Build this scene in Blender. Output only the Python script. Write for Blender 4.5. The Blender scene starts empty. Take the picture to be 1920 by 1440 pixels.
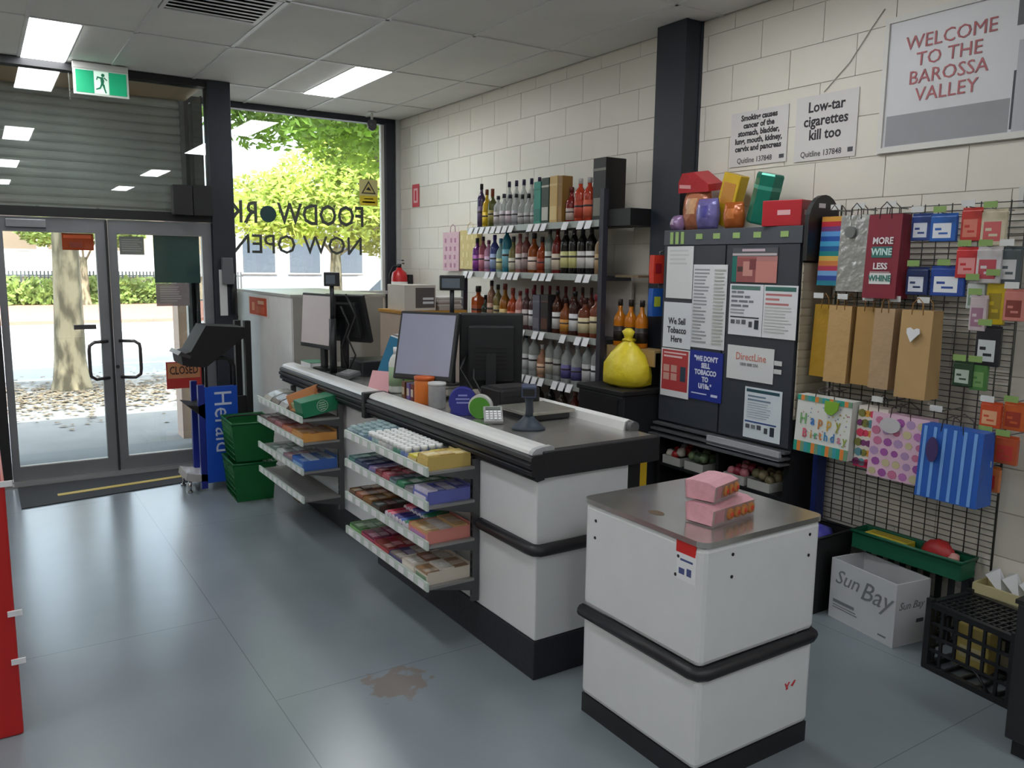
import bpy, bmesh, math, random
from mathutils import Vector, Matrix
random.seed(7)
S = bpy.context.scene
COL = S.collection
def lin(c):
    return tuple(((x/255)/12.92 if x/255 <= .04045 else ((x/255+.055)/1.055)**2.4) for x in c)
# ------------------------------------------------------------------ camera, sky, sun, exposure
YAW, PIT, ROL = 0.57754, 0.14454, 0.01289
fw = Vector((math.sin(YAW)*math.cos(PIT), math.cos(YAW)*math.cos(PIT), -math.sin(PIT)))
rt = Vector((math.cos(YAW), -math.sin(YAW), 0)); up = rt.cross(fw)
r2 = rt*math.cos(ROL)+up*math.sin(ROL); u2 = up*math.cos(ROL)-rt*math.sin(ROL)
cam = bpy.data.cameras.new('camera'); cam.sensor_width = 36; cam.lens = 1532.83/1920*36; cam.clip_start = .05; cam.clip_end = 400
co = bpy.data.objects.new('camera', cam); COL.objects.link(co)
m = Matrix((r2, u2, -fw)).transposed().to_4x4(); m.translation = Vector((0, 0, 1.7)); co.matrix_world = m
S.camera = co
W = bpy.data.worlds.new('sky'); S.world = W; W.use_nodes = True
nt = W.node_tree; bg = nt.nodes['Background']
sky = nt.nodes.new('ShaderNodeTexSky'); sky.sky_type = 'NISHITA'; sky.sun_disc = False
sky.sun_elevation = math.radians(60); sky.sun_rotation = math.radians(180); sky.dust_density = 2.5; sky.air_density = 1.0
hz = nt.nodes.new('ShaderNodeHueSaturation'); hz.inputs['Saturation'].default_value = .55      # thin bright haze
nt.links.new(sky.outputs[0], hz.inputs['Color']); nt.links.new(hz.outputs[0], bg.inputs[0]); bg.inputs[1].default_value = 0.95
sl = bpy.data.lights.new('sun', 'SUN'); sl.energy = 6.5; sl.angle = .01; sl.color = (1, .95, .86)
so = bpy.data.objects.new('sun', sl); COL.objects.link(so)
so.rotation_euler = (Vector((-.16, -.45, .86))).to_track_quat('Z', 'Y').to_euler()
S.view_settings.view_transform = 'Standard'; S.view_settings.look = 'None'; S.view_settings.gamma = 1
S.view_settings.exposure = 0.68
PANEL = 11.5   # radiance of the ceiling light diffusers
# ------------------------------------------------------------------ materials
MC = {}
def M(c, rough=.5, metal=0, var=.05, sc=9, bump=0, bsc=60, emit=0, coat=0, spec=.5):
    k = ('p', tuple(c), rough, metal, var, sc, bump, bsc, emit, coat, spec)
    if k in MC: return MC[k]
    m = bpy.data.materials.new('paint_%d_%d_%d' % tuple(c)); m.use_nodes = True
    n = m.node_tree.nodes; l = m.node_tree.links; b = n['Principled BSDF']
    b.inputs['Roughness'].default_value = rough; b.inputs['Metallic'].default_value = metal
    b.inputs['Coat Weight'].default_value = coat; b.inputs['Specular IOR Level'].default_value = spec
    tc = n.new('ShaderNodeTexCoord'); nz = n.new('ShaderNodeTexNoise'); nz.inputs['Scale'].default_value = sc; nz.inputs['Detail'].default_value = 4
    l.new(tc.outputs['Object'], nz.inputs['Vector'])
    mr = n.new('ShaderNodeMapRange'); mr.inputs['To Min'].default_value = 1-var*1.6; mr.inputs['To Max'].default_value = 1+var*1.6
    l.new(nz.outputs[0], mr.inputs[0])
    hs = n.new('ShaderNodeHueSaturation'); hs.inputs['Color'].default_value = (*lin(c), 1)
    l.new(mr.outputs[0], hs.inputs['Value']); l.new(hs.outputs[0], b.inputs['Base Color'])
    if bump:
        n2 = n.new('ShaderNodeTexNoise'); n2.inputs['Scale'].default_value = bsc; l.new(tc.outputs['Object'], n2.inputs['Vector'])
        bp = n.new('ShaderNodeBump'); bp.inputs['Strength'].default_value = bump; bp.inputs['Distance'].default_value = .01
        l.new(n2.outputs[0], bp.inputs['Height']); l.new(bp.outputs[0], b.inputs['Normal'])
    if emit:
        l.new(hs.outputs[0], b.inputs['Emission Color']); b.inputs['Emission Strength'].default_value = emit
    MC[k] = m; return m
def GL(c=(235, 240, 238), refl=1.0, key='pane', base=.0):
    k = ('g', tuple(c), refl, base)
    if k in MC: return MC[k]
    m = bpy.data.materials.new(key); m.use_nodes = True; n = m.node_tree.nodes; l = m.node_tree.links
    n.remove(n['Principled BSDF']); out = n['Material Output']
    t = n.new('ShaderNodeBsdfTransparent'); t.inputs[0].default_value = (*lin(c), 1)
    g = n.new('ShaderNodeBsdfGlossy'); g.inputs['Roughness'].default_value = .0; g.inputs[0].default_value = (refl,)*3+(1,)
    fr = n.new('ShaderNodeFresnel'); fr.inputs[0].default_value = 1.5
    ad = n.new('ShaderNodeMath'); ad.operation = 'ADD'; ad.inputs[1].default_value = base; l.new(fr.outputs[0], ad.inputs[0])
    mx = n.new('ShaderNodeMixShader'); l.new(ad.outputs[0], mx.inputs[0]); l.new(t.outputs[0], mx.inputs[1]); l.new(g.outputs[0], mx.inputs[2])
    l.new(mx.outputs[0], out.inputs[0]); MC[k] = m; return m
def BG(c, a=.5):
    """tinted bottle glass or clear plastic: part see-through, part glossy body"""
    k = ('b', tuple(c), a)
    if k in MC: return MC[k]
    m = bpy.data.materials.new('tinted_%d_%d_%d' % tuple(c)); m.use_nodes = True; n = m.node_tree.nodes; l = m.node_tree.links
    b = n['Principled BSDF']; b.inputs['Base Color'].default_value = (*lin(c), 1); b.inputs['Roughness'].default_value = .06
    t = n.new('ShaderNodeBsdfTransparent'); t.inputs[0].default_value = (*[min(1, x*.6+.4) for x in lin(c)], 1)
    tc = n.new('ShaderNodeTexCoord'); nz = n.new('ShaderNodeTexNoise'); nz.inputs['Scale'].default_value = 30; l.new(tc.outputs['Object'], nz.inputs['Vector'])
    mr = n.new('ShaderNodeMapRange'); mr.inputs['To Min'].default_value = a-.12; mr.inputs['To Max'].default_value = a+.12; l.new(nz.outputs[0], mr.inputs[0])
    mx = n.new('ShaderNodeMixShader'); l.new(mr.outputs[0], mx.inputs[0]); l.new(t.outputs[0], mx.inputs[1]); l.new(b.outputs[0], mx.inputs[2])
    l.new(mx.outputs[0], n['Material Output'].inputs[0]); MC[k] = m; return m
def nodes_of(name):
    m = bpy.data.materials.new(name); m.use_nodes = True
    return m, m.node_tree.nodes, m.node_tree.links, m.node_tree.nodes['Principled BSDF']
# ------------------------------------------------------------------ mesh builder
class MB:
    def __init__(s): s.v = []; s.f = []; s.m = []; s.s = []
    def add(s, vs, fs, mi=0, sm=False):
        o = len(s.v); s.v += [tuple(v) for v in vs]
        for f in fs: s.f.append([i+o for i in f]); s.m.append(mi); s.s.append(sm)
        return s
    def box(s, x0, y0, z0, x1, y1, z1, mi=0, bev=0):
        if bev:
            bm = bmesh.new(); bmesh.ops.create_cube(bm, size=1)
            for v in bm.verts: v.co = Vector(((x0+x1)/2+v.co.x*(x1-x0), (y0+y1)/2+v.co.y*(y1-y0), (z0+z1)/2+v.co.z*(z1-z0)))
            bmesh.ops.bevel(bm, geom=bm.edges[:], offset=bev, segments=2, affect='EDGES', profile=.5)
            bm.verts.index_update(); s.add([v.co for v in bm.verts], [[v.index for v in f.verts] for f in bm.faces], mi); bm.free(); return s
        return s.add([(x0, y0, z0), (x1, y0, z0), (x1, y1, z0), (x0, y1, z0), (x0, y0, z1), (x1, y0, z1), (x1, y1, z1), (x0, y1, z1)],
                     [(0, 3, 2, 1), (4, 5, 6, 7), (0, 1, 5, 4), (1, 2, 6, 5), (2, 3, 7, 6), (3, 0, 4, 7)], mi)
    def cyl(s, p0, p1, r0, r1=None, n=12, mi=0):
        r1 = r0 if r1 is None else r1; p0 = Vector(p0); p1 = Vector(p1); d = (p1-p0).normalized()
        a = d.orthogonal().normalized(); b = d.cross(a); vs = []
        for p, r in ((p0, r0), (p1, r1)):
            for i in range(n):
                t = 2*math.pi*i/n; vs.append(p+(a*math.cos(t)+b*math.sin(t))*r)
        s.add(vs, [(i, (i+1) % n, n+(i+1) % n, n+i) for i in range(n)], mi, True)
        return s.add(vs, [list(range(n))[::-1], list(range(n, 2*n))], mi)
    def tube(s, pts, r, n=8, mi=0, closed=False):
        pts = [Vector(p) for p in pts]; N = len(pts); vs = []; a = None
        for i, p in enumerate(pts):
            d = (pts[(i+1) % N]-pts[i-1]) if closed else (pts[min(i+1, N-1)]-pts[max(i-1, 0)])
            d.normalize(); a = d.orthogonal().normalized() if a is None else (a-d*a.dot(d)).normalized(); b = d.cross(a)
            vs += [p+(a*math.cos(2*math.pi*k/n)+b*math.sin(2*math.pi*k/n))*r for k in range(n)]
        fs = [(i*n+k, i*n+(k+1) % n, ((i+1) % N)*n+(k+1) % n, ((i+1) % N)*n+k) for i in range(N if closed else N-1) for k in range(n)]
        s.add(vs, fs, mi, True)
        if not closed: s.add(vs, [list(range(n))[::-1], list(range((N-1)*n, N*n))], mi)
        return s
    def lathe(s, prof, n=14, c=(0, 0, 0), mi=0, sx=1, sy=1, ph=0):
        vs = []
        for r, z in prof:
            for i in range(n):
                t = 2*math.pi*i/n+ph; vs.append((c[0]+r*sx*math.cos(t), c[1]+r*sy*math.sin(t), c[2]+z))
        P = len(prof)
        s.add(vs, [(j*n+i, j*n+(i+1) % n, (j+1)*n+(i+1) % n, (j+1)*n+i) for j in range(P-1) for i in range(n)], mi, n > 6)
        return s.add(vs, [list(range(n))[::-1], list(range((P-1)*n, P*n))], mi)
    def prism(s, poly, ax, a0, a1, mi=0, sm=False):
        def pt(p, a): return (a, p[0], p[1]) if ax == 'x' else (p[0], a, p[1]) if ax == 'y' else (p[0], p[1], a)
        n = len(poly); vs = [pt(p, a0) for p in poly]+[pt(p, a1) for p in poly]
        s.add(vs, [(i, (i+1) % n, n+(i+1) % n, n+i) for i in range(n)], mi, sm)
        return s.add(vs, [list(range(n)), list(range(n, 2*n))], mi)
    def ball(s, c, r, n=10, mi=0, sc=(1, 1, 1), jit=0):
        vs = []; rings = n//2+1
        for j in range(rings):
            a = math.pi*j/(rings-1)
            for i in range(n):
                t = 2*math.pi*i/n; k = r*(1+random.uniform(-jit, jit))
                vs.append((c[0]+k*sc[0]*math.sin(a)*math.cos(t), c[1]+k*sc[1]*math.sin(a)*math.sin(t), c[2]+k*sc[2]*math.cos(a)))
        return s.add(vs, [(j*n+i, j*n+(i+1) % n, (j+1)*n+(i+1) % n, (j+1)*n+i) for j in range(rings-1) for i in range(n)], mi, True)
    def mesh(s, name, mats):
        me = bpy.data.meshes.new(name); me.from_pydata(s.v, [], s.f)
        for x in (mats if isinstance(mats, (list, tuple)) else [mats]): me.materials.append(x)
        me.polygons.foreach_set('material_index', s.m); me.polygons.foreach_set('use_smooth', s.s)
        bm = bmesh.new(); bm.from_mesh(me); bmesh.ops.remove_doubles(bm, verts=bm.verts, dist=1e-6)
        bmesh.ops.recalc_face_normals(bm, faces=bm.faces); bm.to_mesh(me); bm.free(); me.update(); return me
    def build(s, name, mats, parent=None, loc=(0, 0, 0), rot=(0, 0, 0)):
        return ob(name, s.mesh(name, mats), parent, loc, rot)
def ob(name, me, parent=None, loc=(0, 0, 0), rot=(0, 0, 0)):
    o = bpy.data.objects.new(name, me); COL.objects.link(o); o.location = loc; o.rotation_euler = rot
    if parent: o.parent = parent
    return o
def tag(o, label, cat=None, group=None, kind=None):
    o['label'] = label
    if cat: o['category'] = cat
    if group: o['group'] = group
    if kind: o['kind'] = kind
    return o
def E(name, label, cat, loc=(0, 0, 0), rot=(0, 0, 0), group=None, kind=None):
    o = ob(name, None, None, loc, rot); o.empty_display_size = .05
    return tag(o, label, cat, group, kind)
def fr(U, V, N): return Matrix((U, V, N)).transposed().to_euler()
FX = fr((0, -1, 0), (0, 0, 1), (-1, 0, 0))     # faces the shop from the right wall
FY = fr((1, 0, 0), (0, 0, 1), (0, -1, 0))      # faces back into the shop
FO = fr((-1, 0, 0), (0, 0, 1), (0, 1, 0))      # faces the street
FL = fr((0, -1, 0), (0, 0, 1), (-1, 0, 0))
def slotmat(o, *mats):
    for i, mt in enumerate(mats):
        o.material_slots[i].link = 'OBJECT'; o.material_slots[i].material = mt
TXC = {}
def text(body, size, mat, parent, loc, align='CENTER', name='lettering', bold=0, sx=1, lines=1.0, rot=(0, 0, 0), sh=0):
    cu = bpy.data.curves.new('t', 'FONT'); cu.body = body; cu.size = size; cu.align_x = align; cu.align_y = 'CENTER'
    cu.space_line = lines; cu.offset = bold; cu.resolution_u = 2; cu.extrude = .0006; cu.shear = sh
    t = bpy.data.objects.new('t', cu); me = bpy.data.meshes.new_from_object(t); bpy.data.objects.remove(t); bpy.data.curves.remove(cu)
    me.materials.clear(); me.materials.append(mat)
    o = ob(name, me, parent, loc, rot); o.scale = (sx, 1, 1); return o
def flat(mb, u0, v0, u1, v1, n0=0, n1=.0015, mi=0): return mb.box(u0, v0, n0, u1, v1, n1, mi)
def prints(parent, rects, n=.0012, name='print'):
    """flat print: list of (u0,v0,u1,v1,colour) joined into one part"""
    cs = []; mb = MB()
    for u0, v0, u1, v1, c in rects:
        if c not in cs: cs.append(c)
        mb.box(u0, v0, n, u1, v1, n+.0006+.00009*len(mb.m)/6, cs.index(c))
    if len(cs) == 1 and len(rects) <= 8:
        for u0, v0, u1, v1, c in rects: o = MB().box(u0, v0, n, u1, v1, n+.0006).build(name, M(c, .55), parent)
        return o
    return mb.build(name, [M(c, .55) for c in cs], parent)
ORD = ['first', 'second', 'third', 'fourth', 'fifth', 'sixth', 'seventh', 'eighth', 'ninth', 'tenth', 'eleventh', 'twelfth', 'thirteenth', 'fourteenth',
       'fifteenth', 'sixteenth', 'seventeenth', 'eighteenth', 'nineteenth', 'twentieth', 'twenty-first', 'twenty-second', 'twenty-third', 'twenty-fourth', 'twenty-fifth', 'twenty-sixth']
# shared colours
NAVY = M((30, 36, 46), .45); BLACK = M((20, 20, 22), .5); BLK2 = M((32, 33, 36), .4); WHITE = M((212, 210, 204), .45, var=.03)
ALU = M((138, 140, 144), .38, .75, var=.08); STEEL = M((160, 160, 158), .22, .9, var=.08, sc=30); CHROME = M((190, 190, 192), .15, 1)
PAPER = M((225, 226, 228), .6, var=.02); CREAM = M((214, 208, 192), .5, var=.04); DKGLASS = BG((24, 26, 24), .93)
ZC, XW, YF, YD = 3.14, 3.72, 7.92, 7.16
# ================================================================== THE SETTING
def struct(name, mb, mats, label, parent=None):
    o = mb.build(name, mats, parent)
    if not parent: tag(o, label, None, None, 'structure')
    return o
# floor: grey-blue sheet vinyl, faint welded seams, a worn brown patch
m, n, l, b = nodes_of('floor_vinyl')
tc = n.new('ShaderNodeTexCoord')
nz = n.new('ShaderNodeTexNoise'); nz.inputs['Scale'].default_value = 2.2; nz.inputs['Detail'].default_value = 8; l.new(tc.outputs['Object'], nz.inputs[0])
cr = n.new('ShaderNodeValToRGB'); cr.color_ramp.elements[0].color = (*lin((122, 131, 137)), 1); cr.color_ramp.elements[1].color = (*lin((128, 137, 143)), 1)
cr.color_ramp.elements[0].position = .3; cr.color_ramp.elements[1].position = .7; l.new(nz.outputs[0], cr.inputs[0])
br = n.new('ShaderNodeTexBrick'); br.offset = .37; br.inputs['Scale'].default_value = 1; br.inputs['Brick Width'].default_value = 2.4; br.inputs['Row Height'].default_value = 1.22
br.inputs['Mortar Size'].default_value = .0028; br.inputs['Mortar Smooth'].default_value = .6
for i in (1, 2): br.inputs[i].default_value = (1, 1, 1, 1)
br.inputs[3].default_value = (.5, .52, .54, 1)
mp = n.new('ShaderNodeMapping'); mp.inputs['Location'].default_value = (.6, .35, 0); mp.inputs['Rotation'].default_value = (0, 0, math.pi/2)
l.new(tc.outputs['Object'], mp.inputs[0]); l.new(mp.outputs[0], br.inputs[0])
mu = n.new('ShaderNodeMixRGB'); mu.blend_type = 'MULTIPLY'; mu.inputs[0].default_value = .75; l.new(cr.outputs[0], mu.inputs[1]); l.new(br.outputs[0], mu.inputs[2])
vd = n.new('ShaderNodeVectorMath'); vd.operation = 'DISTANCE'; vd.inputs[1].default_value = (1.33, 2.88, 0); l.new(tc.outputs['Object'], vd.inputs[0])
n2 = n.new('ShaderNodeTexNoise'); n2.inputs['Scale'].default_value = 14; n2.inputs['Detail'].default_value = 6; l.new(tc.outputs['Object'], n2.inputs[0])
s1 = n.new('ShaderNodeMath'); s1.operation = 'MULTIPLY_ADD'; s1.inputs[1].default_value = .34; l.new(n2.outputs[0], s1.inputs[0]); l.new(vd.outputs['Value'], s1.inputs[2])
s2 = n.new('ShaderNodeMapRange'); s2.inputs[1].default_value = .27; s2.inputs[2].default_value = .30; s2.inputs[3].default_value = .75; s2.inputs[4].default_value = 0; l.new(s1.outputs[0], s2.inputs[0])
m2 = n.new('ShaderNodeMixRGB'); l.new(s2.outputs[0], m2.inputs[0]); l.new(mu.outputs[0], m2.inputs[1]); m2.inputs[2].default_value = (*lin((122, 110, 101)), 1)
l.new(m2.outputs[0], b.inputs['Base Color'])
rr = n.new('ShaderNodeMapRange'); rr.inputs['To Min'].default_value = .2; rr.inputs['To Max'].default_value = .26; l.new(nz.outputs[0], rr.inputs[0]); l.new(rr.outputs[0], b.inputs['Roughness'])
struct('floor', MB().box(-4, -6, -.12, 3.95, YD+.02, 0).box(1.66, YD+.02, -.12, 3.95, YF+.05, 0), m, 'shiny grey blue vinyl floor of the shop')
# ceiling: slab, tiles and tee bars
ce = struct('ceiling', MB().box(-4.1, -6.1, 3.2, 4.0, 8.02, 3.62), M((150, 150, 148), .9), 'suspended ceiling of grey mineral tiles in white tee bars')
TILE = M((222, 221, 216), .9, var=.05, sc=3, bump=.15, bsc=160); TEE = M((216, 216, 214), .45)
XG = [.36+.6*i for i in range(-7, 6)]; YG = [5.93+1.2*i for i in range(-10, 2)]
LIGHTS = [(.36, 5.93), (2.46, 5.93), (.36, 2.33), (2.46, 2.33), (.36, -1.27), (2.46, -1.27), (-1.74, 5.93), (-1.74, 2.33), (-1.74, -1.27), (.36, -4.87), (2.46, -4.87), (-1.74, -4.87), (-3.54, 2.33), (-3.54, -1.27)]
tme = {}
def ctile(x0, y0, x1, y1):
    k = (round(x1-x0, 3), round(y1-y0, 3))
    if k not in tme: tme[k] = MB().box(0, 0, 0, k[0], k[1], .016).mesh('ceiling_tile', TILE)
    ob('ceiling_tile', tme[k], ce, (x0, y0, 3.143))
for i, x in enumerate(XG):
    x1 = min(XG[i+1] if i+1 < len(XG) else XW, XW)
    for y in YG:
        y1 = min(y+1.2, YF); vent = abs(x-.96) < .01 and abs(y-4.73) < .01
        if x < 1.5 and y > 7: continue
        lx = [a for a, c in LIGHTS if abs(c-y) < .01 and x-.01 <= a < x1-.05]
        if lx:
            a = lx[0]
            if a-x > .05: ctile(x+.006, y+.006, a-.004, y1-.006)
            if x1-a > .35: ctile(a+.304, y+.006, x1-.006, y1-.006)
        elif vent: ctile(x+.006, y+.56, x1-.006, y1-.006)
        else: ctile(x+.006, y+.006, x1-.006, y1-.006)
for x in XG: MB().box(x-.012, -6, 3.136, x+.012, YF if x > 1.6 else YD, 3.143).build('tee_bar', TEE, ce)
for y in YG: MB().box(-4, y-.012, 3.136, XW, y+.012, 3.143).build('tee_bar', TEE, ce)
EM = M((250, 252, 255), .4, var=0, emit=PANEL)
lme = [MB().box(0, 0, 0, .3, 1.2, .02).mesh('trim_frame', TEE), MB().box(.012, .012, -.003, .288, 1.188, .004).mesh('diffuser', EM)]
for i, (x, y) in enumerate(LIGHTS):
    lab = {0: 'long white ceiling light panel above the entrance doors', 1: 'long white ceiling light panel in front of the shop window'}.get(i, 'long ceiling light panel further back over the shop floor')
    t = E('ceiling_light', lab, 'ceiling light', (x, y, 3.138), group='ceiling light panels')
    ob('trim_frame', lme[0], t, (0, 0, .002)); ob('diffuser', lme[1], t)
t = E('ceiling_vent', 'square white air vent in the ceiling above the entry', 'vent', (.98, 4.75, 3.13))
MB().box(0, 0, .005, .56, .025, .02).box(0, .515, .005, .56, .54, .02).box(0, .025, .005, .025, .515, .02).box(.535, .025, .005, .56, .515, .02).build('frame', TEE, t)
MB().box(.025, .025, .012, .535, .515, .02).build('backing', BLACK, t)
for k in range(7): MB().prism([(.06+k*.066, .004), (.085+k*.066, .004), (.115+k*.066, .012), (.09+k*.066, .012)], 'x', .025, .535).build('louvre', TEE, t)
# right wall: painted concrete blocks
BLK = M((216, 211, 199), .42, var=.03, sc=4, bump=.06, bsc=90); MORT = M((192, 189, 180), .7)
wr = struct('wall_right', MB().box(3.726, -6.1, -.1, 3.95, YF+.1, 3.2).box(3.72, -6.1, -.1, 3.727, 1.42, 3.2), MORT, 'cream painted concrete block wall on the right')
bme = {}
for c in range(17):
    z0 = .05+.2*(c-1) if c else 0; z1 = min(.05+.2*c, 3.14)
    if z1-z0 < .03: continue
    ys = 1.42; y = 1.43+(.2 if c % 2 else 0)
    edges = [1.42]+[q for q in [y+.4*i for i in range(18)] if 1.5 < q < YF-.05]+[YF]
    for a, d in zip(edges[:-1], edges[1:]):
        k = (round(d-a, 3), round(z1-z0, 3))
        if k not in bme: bme[k] = MB().box(.0, .002, .002, .016, k[0]-.002, k[1]-.002).mesh('block', BLK)
        ob('block', bme[k], wr, (XW+random.uniform(0, .0012), a, z0))
struct('wall_left', MB().box(-4.1, -6.1, -.1, -4, 8, 3.2), CREAM, 'cream painted wall out of view on the left')
struct('wall_back', MB().box(-4, -6.1, -.1, 3.95, -6, 3.2), CREAM, 'cream painted rear wall behind the camera')
struct('wall_front', MB().box(-4, YD, -.1, .05, 7.95, 3.2).box(1.63, YF-.02, -.12, 3.95, YF+.1, 1.39).box(3.66, YF-.02, 1.39, 3.95, YF+.1, 3.2), CREAM, 'cream front wall beside the doors and under the window')
struct('trim_1', MB().box(1.655, 7.08, 0, 1.835, 7.25, ZC, bev=.004), NAVY, 'dark navy steel column between the doors and the window')
struct('trim_2', MB().box(3.58, 3.67, 0, 3.60, 3.92, ZC).box(3.60, 3.78, 0, 3.705, 3.81, ZC).box(3.70, 3.67, 0, 3.722, 3.92, ZC).box(3.6, 3.675, 0, 3.71, 3.69, ZC), NAVY, 'dark navy steel column against the block wall')
struct('trim_3', MB().box(.04, 7.1, 3.085, 1.66, 7.22, ZC).box(.04, 7.1, 0, .125, 7.22, 3.085).box(.125, 7.1, 2.015, 1.655, 7.22, 2.085), BLACK, 'dark frame around the entrance doors')
struct('trim_4', MB().box(.05, 7.22, 3.09, 1.64, 7.94, 3.16), M((186, 150, 100), .5, var=.12, sc=6), 'timber soffit over the recessed doorway')
struct('trim_5', MB().box(1.66, YF-.05, 3.085, 3.72, YF+.04, 3.2).box(3.56, YF-.07, 1.39, 3.655, YF+.04, 3.1, bev=.004).box(3.655, YF-.05, 0, 3.665, YF-.02, 3.14).box(3.56, YF-.07, 0, 3.655, YF-.02, 1.39), NAVY, 'dark frame of the shop window')
struct('trim_6', MB().box(3.67, YF-.07, 0, 3.722, YF-.02, 3.14), M((175, 176, 174), .4), 'pale grey corner strip between window and block wall')
struct('trim_7', MB().box(1.66, YF-.07, 1.385, 3.56, YF+.04, 1.42).box(3.53, YF-.02, 1.42, 3.56, YF+.03, 3.085), WHITE, 'white sill and bead of the shop window')
PANE = GL(); PANE2 = GL((238, 242, 241), 1.0, 'old_pane', .035)
struct('window_1', MB().box(1.66, YF, 1.42, 3.56, YF+.008, 3.085), PANE, 'large shop window pane with mirrored lettering')
struct('window_2', MB().box(.125, 7.15, 2.085, 1.655, 7.158, 3.085), PANE2, 'glass transom above the entrance doors reflecting ceiling lights')
struct('window_3', MB().box(1.638, 7.25, .3, 1.646, YF, 3.04), PANE2, 'narrow side pane of the recessed doorway')
struct('trim_8', MB().box(1.62, 7.25, 0, 1.66, YF, .3).box(1.62, YF-.07, 0, 1.67, YF+.04, 3.1).box(1.62, 7.25, 2.04, 1.66, YF, 2.09), BLK2, 'dark framing of the doorway side pane')
# doors
DOORM = M((128, 130, 134), .42, .55, var=.1, sc=5)
def door(i, x0, x1, hx, sgn, lab):
    sl_, sr = (.05, .085) if sgn < 0 else (.06, .075)
    d = MB().box(x0, 7.12, .012, x0+sl_, 7.17, 2.01).box(x1-sr, 7.12, .012, x1, 7.17, 2.01).box(x0+sl_, 7.12, 1.905, x1-sr, 7.17, 2.01).box(x0+sl_, 7.12, .012, x1-sr, 7.17, .125)
    o = struct('door_%d' % i, d, DOORM, lab)
    MB().box(x0+sl_, 7.142, .125, x1-sr, 7.15, 1.905).build('pane', PANE, o)
    h = [(hx, 7.12, .775), (hx+sgn*.10, 7.06, .775), (hx+sgn*.135, 7.055, .80), (hx+sgn*.14, 7.055, .84), (hx+sgn*.14, 7.055, 1.0), (hx+sgn*.135, 7.055, 1.04), (hx+sgn*.10, 7.06, 1.065), (hx, 7.12, 1.065)]
    MB().tube(h, .013, 8).build('handle', M((96, 92, 92), .3, .8), o)
    MB().box(x0+sl_-.004, 7.13, 1.899, x1-sr+.004, 7.155, 1.905).box(x0+sl_, 7.13, .125, x1-sr, 7.16, .131).build('bead', WHITE, o)
    return o
d1 = door(1, .13, .872, .83, -1, 'left glazed aluminium entrance door with D handle')
d2 = door(2, .878, 1.65, .915, 1, 'right glazed aluminium entrance door with D handle')
MB().box(.855, 7.105, .02, .872, 7.12, 2.0).build('closing_strip', BLK2, d1)
MB().box(.60, 7.10, 1.165, .755, 7.118, 1.20).build('lock_box', M((70, 66, 68), .4), d1)
MB().box(.20, 7.085, 1.93, .46, 7.12, 1.99, bev=.004).build('door_closer', ALU, d1)
MB().cyl((.893, 7.11, .86), (.893, 7.125, .86), .014).build('lock_cylinder', BLACK, d2)
tag(MB().box(.05, 6.97, 0, 1.655, 7.16, .012).box(.05, 7.10, .012, 1.655, 7.2, .02).build('door_threshold', M((150, 150, 150), .35, .7)), 'metal threshold strip below the entrance doors', None, None, 'structure')
tag(MB().box(-.6, YD+.0, -.3, 1.66, YF+.3, -.006).build('alcove_step', M((120, 120, 120), .8)), 'concrete step of the recessed doorway', None, None, 'structure')
# low white partition under the window
pb = struct('partition_box', MB().box(2.03, 6.27, 0, 2.81, YF-.09, 1.43), [M((230, 229, 226), .45)], 'white low partition beneath the shop window behind the far checkout')
MB().box(2.02, 6.255, 1.43, 2.82, YF-.09, 1.45).build('capping', M((178, 178, 172), .4), pb)
MB().box(2.045, 6.262, .02, 2.8, 6.27, 1.42).build('end_panel', M((164, 162, 154), .6), pb)
# entry mat
t = E('entry_mat', 'dark entry mat with a yellow stripe inside the doors', 'mat', (0, 0, 0))
MB().prism([(.15, 6.36), (1.64, 6.59), (1.64, 6.99), (.15, 6.99)], 'z', 0, .007).build('mat', M((52, 54, 58), .9, bump=.4, bsc=300), t)
MB().prism([(.385, 6.575), (1.6, 6.735), (1.6, 6.79), (.385, 6.635)], 'z', .007, .0095).build('stripe', M((190, 168, 84), .7), t)
# roller shutter seen through the transom
t = E('roller_shutter', 'grey horizontal slat roller shutter rolled down above the doorway', 'shutter', (0, 7.86, 0))
SH = M((196, 196, 190), .55, 0, var=.14, sc=4)
sp = [(-.003, -.004), (.002, -.002), (.012, .004), (.024, .018), (.027, .036), (.024, .054), (.012, .068), (.002, .074), (-.003, .078)]
sme = MB().prism([(-a, c) for a, c in sp], 'x', .12, 1.585).mesh('slat', SH)
for k in range(13): ob('slat', sme, t, (0, 0, 2.14+k*.073))
MB().box(.12, -.045, 2.105, 1.585, .01, 2.14, bev=.004).build('bottom_bar', M((176, 177, 174), .4, .4), t)
for x in (.44, .885, 1.51): MB().box(x, -.05, 2.075, x+.025, -.02, 2.135).build('lug', ALU, t)
for x in (.09, 1.585): MB().box(x, -.05, 0, x+.035, .04, 3.085).build('guide_rail', M((120, 122, 120), .5, .4), t)
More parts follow.
